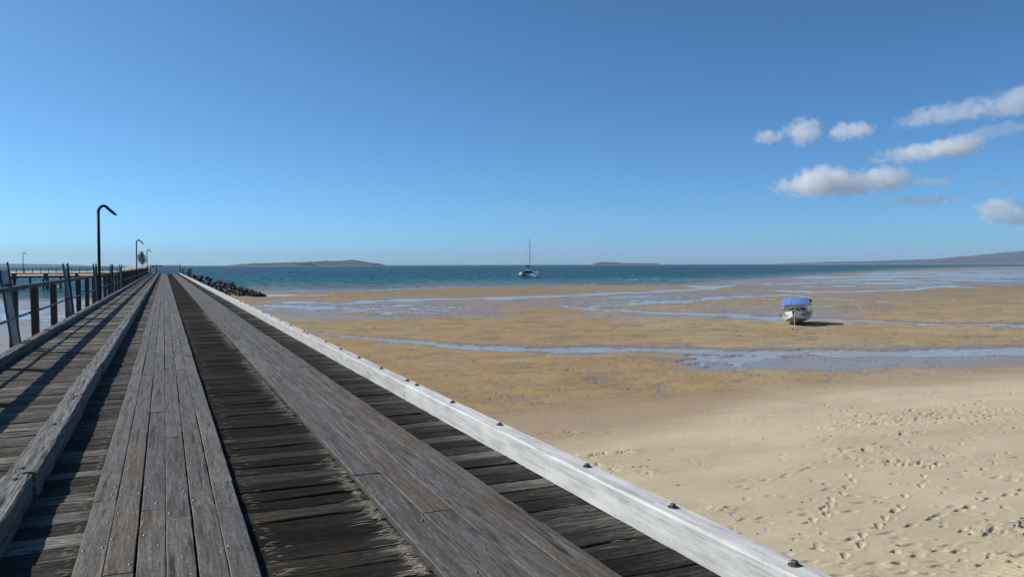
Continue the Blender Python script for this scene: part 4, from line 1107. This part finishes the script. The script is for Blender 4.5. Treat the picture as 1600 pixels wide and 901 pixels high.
# ---------------------------------------------------------------- clouds
def cloud_mat(seed, dens, cell, thin=0.0):
    mt = bpy.data.materials.new("cloud_vapour"); mt.use_nodes = True; t = mt.node_tree
    t.nodes.clear(); out = t.nodes.new("ShaderNodeOutputMaterial"); pv = t.nodes.new("ShaderNodeVolumePrincipled")
    t.links.new(pv.outputs[0], out.inputs['Volume'])
    pv.inputs['Color'].default_value = (1, 1, 1, 1); pv.inputs['Anisotropy'].default_value = 0.0
    g = t.nodes.new("ShaderNodeTexCoord"); nz = t.nodes.new("ShaderNodeTexNoise"); nz.inputs['Detail'].default_value = 5
    nz.inputs['Roughness'].default_value = .68; nz.inputs['Scale'].default_value = 1.0
    sc = t.nodes.new("ShaderNodeVectorMath"); sc.operation = 'MULTIPLY_ADD'
    sc.inputs[1].default_value = (1 / cell,) * 3; sc.inputs[2].default_value = (seed * 3.7, seed * 1.3, seed)
    ge = t.nodes.new("ShaderNodeNewGeometry")
    t.links.new(ge.outputs['Position'], sc.inputs[0]); t.links.new(sc.outputs[0], nz.inputs['Vector'])
    # distance from the middle of the lobe, in lobe radii
    ln = t.nodes.new("ShaderNodeVectorMath"); ln.operation = 'LENGTH'
    t.links.new(g.outputs['Object'], ln.inputs[0])
    def M_(op, a, b):
        n = t.nodes.new("ShaderNodeMath"); n.operation = op
        for i, q in enumerate((a, b)):
            if isinstance(q, bpy.types.NodeSocket): t.links.new(q, n.inputs[i])
            else: n.inputs[i].default_value = q
        return n.outputs[0]
    fall = M_('SUBTRACT', 1.0, ln.outputs['Value'])
    f = M_('ADD', M_('MULTIPLY', fall, 1.15), M_('MULTIPLY', M_('SUBTRACT', nz.outputs['Fac'], .5), 3.2))
    f = M_('SUBTRACT', f, .20 + thin)
    n = t.nodes.new("ShaderNodeMath"); n.operation = 'MULTIPLY'; n.use_clamp = False
    cl = t.nodes.new("ShaderNodeClamp"); t.links.new(M_('MULTIPLY', f, 3.0), cl.inputs[0])
    t.links.new(M_('MULTIPLY', cl.outputs[0], dens), pv.inputs['Density'])
    return mt
CD = 9500.0
def cloud(name, lobes, dens, cell, label, seed, thin=0.0):
    """lobes: pixel centre x, y, half width, half height, one soft lobe of vapour each"""
    root = None
    sc = CD / F_PX
    for i, (px, py, rx, ry, tilt) in enumerate(lobes):
        X, Z = (px - 800) * sc, CD
        wx, wy = cam2w(X, Z); wz = CAM_Z - (py - hor(px)) * sc
        if root is None:
            root = empty(name, (wx, wy, wz), 0, label, "cloud", "small clouds over the right of the sky")
            r0 = Vector((wx, wy, wz))
        bm = bmesh.new(); bmesh.ops.create_icosphere(bm, subdivisions=3, radius=1.0)
        me = bpy.data.meshes.new("cloud_puff"); bm.to_mesh(me); bm.free()
        me.materials.append(cloud_mat(seed, dens, cell, thin))
        o = link(bpy.data.objects.new("cloud_puff", me), root)
        o.location = Vector((wx, wy, wz)) - r0
        o.rotation_euler = (0, R(-tilt), -PHI)
        o.scale = (rx * sc, min(rx, ry * 2.2) * sc, ry * sc)
CLOUDS = [
 ("cloud", [(1305,288,112,24,3),(1285,280,50,24,0),(1388,278,42,22,0)], .0042, 110, "largest bright flat based cloud low on the right", 1, 0),
 ("cloud", [(1254,208,34,26,0),(1200,216,28,13,0)], .0042, 110, "small round white puff with a wisp on its left", 2, .05),
 ("cloud", [(1328,206,42,18,0)], .0038, 110, "small white puff second in the upper row", 3, .05),
 ("cloud", [(1480,178,100,20,10),(1590,158,80,26,14)], .0016, 190, "broad thin streaky cloud at the upper right edge", 4, .0),
 ("cloud", [(1445,238,100,17,7),(1490,230,56,19,4)], .0036, 120, "long slanting white cloud above the largest one", 5, .0),
 ("cloud", [(1540,208,80,15,9)], .0013, 150, "faint grey streak between the two slanting clouds", 6, .0),
 ("cloud", [(1440,314,75,11,2)], .0030, 120, "faint thin cloud just below the largest one", 7, .0),
 ("cloud", [(1565,322,48,15,4),(1590,340,70,16,0)], .0042, 110, "bright topped cloud lowest at the right edge", 8, .0),
 ("cloud", [(1450,284,55,9,0)], .0024, 110, "pale wisp trailing off the largest cloud", 9, .0),
 ("cloud", [(1555,286,30,7,0)], .0022, 90, "tiny grey wisp near the right edge", 10, .0),
]
for c_ in CLOUDS: cloud(*c_)

# ---------------------------------------------------------------- air
hz = bpy.data.materials.new("sea_haze"); hz.use_nodes = True; t = hz.node_tree; t.nodes.clear()
out = t.nodes.new("ShaderNodeOutputMaterial"); pv = t.nodes.new("ShaderNodeVolumePrincipled")
pv.inputs['Color'].default_value = (.60, .76, 1.0, 1); pv.inputs['Density'].default_value = 7.5e-5
t.links.new(pv.outputs[0], out.inputs['Volume'])
haze = MB().box((2500, 3600, (150 + ZW - 2.5) / 2), (22000, 13500, 150 - ZW + 2.5)).build("haze", hz)
tag(haze, kind='stuff')
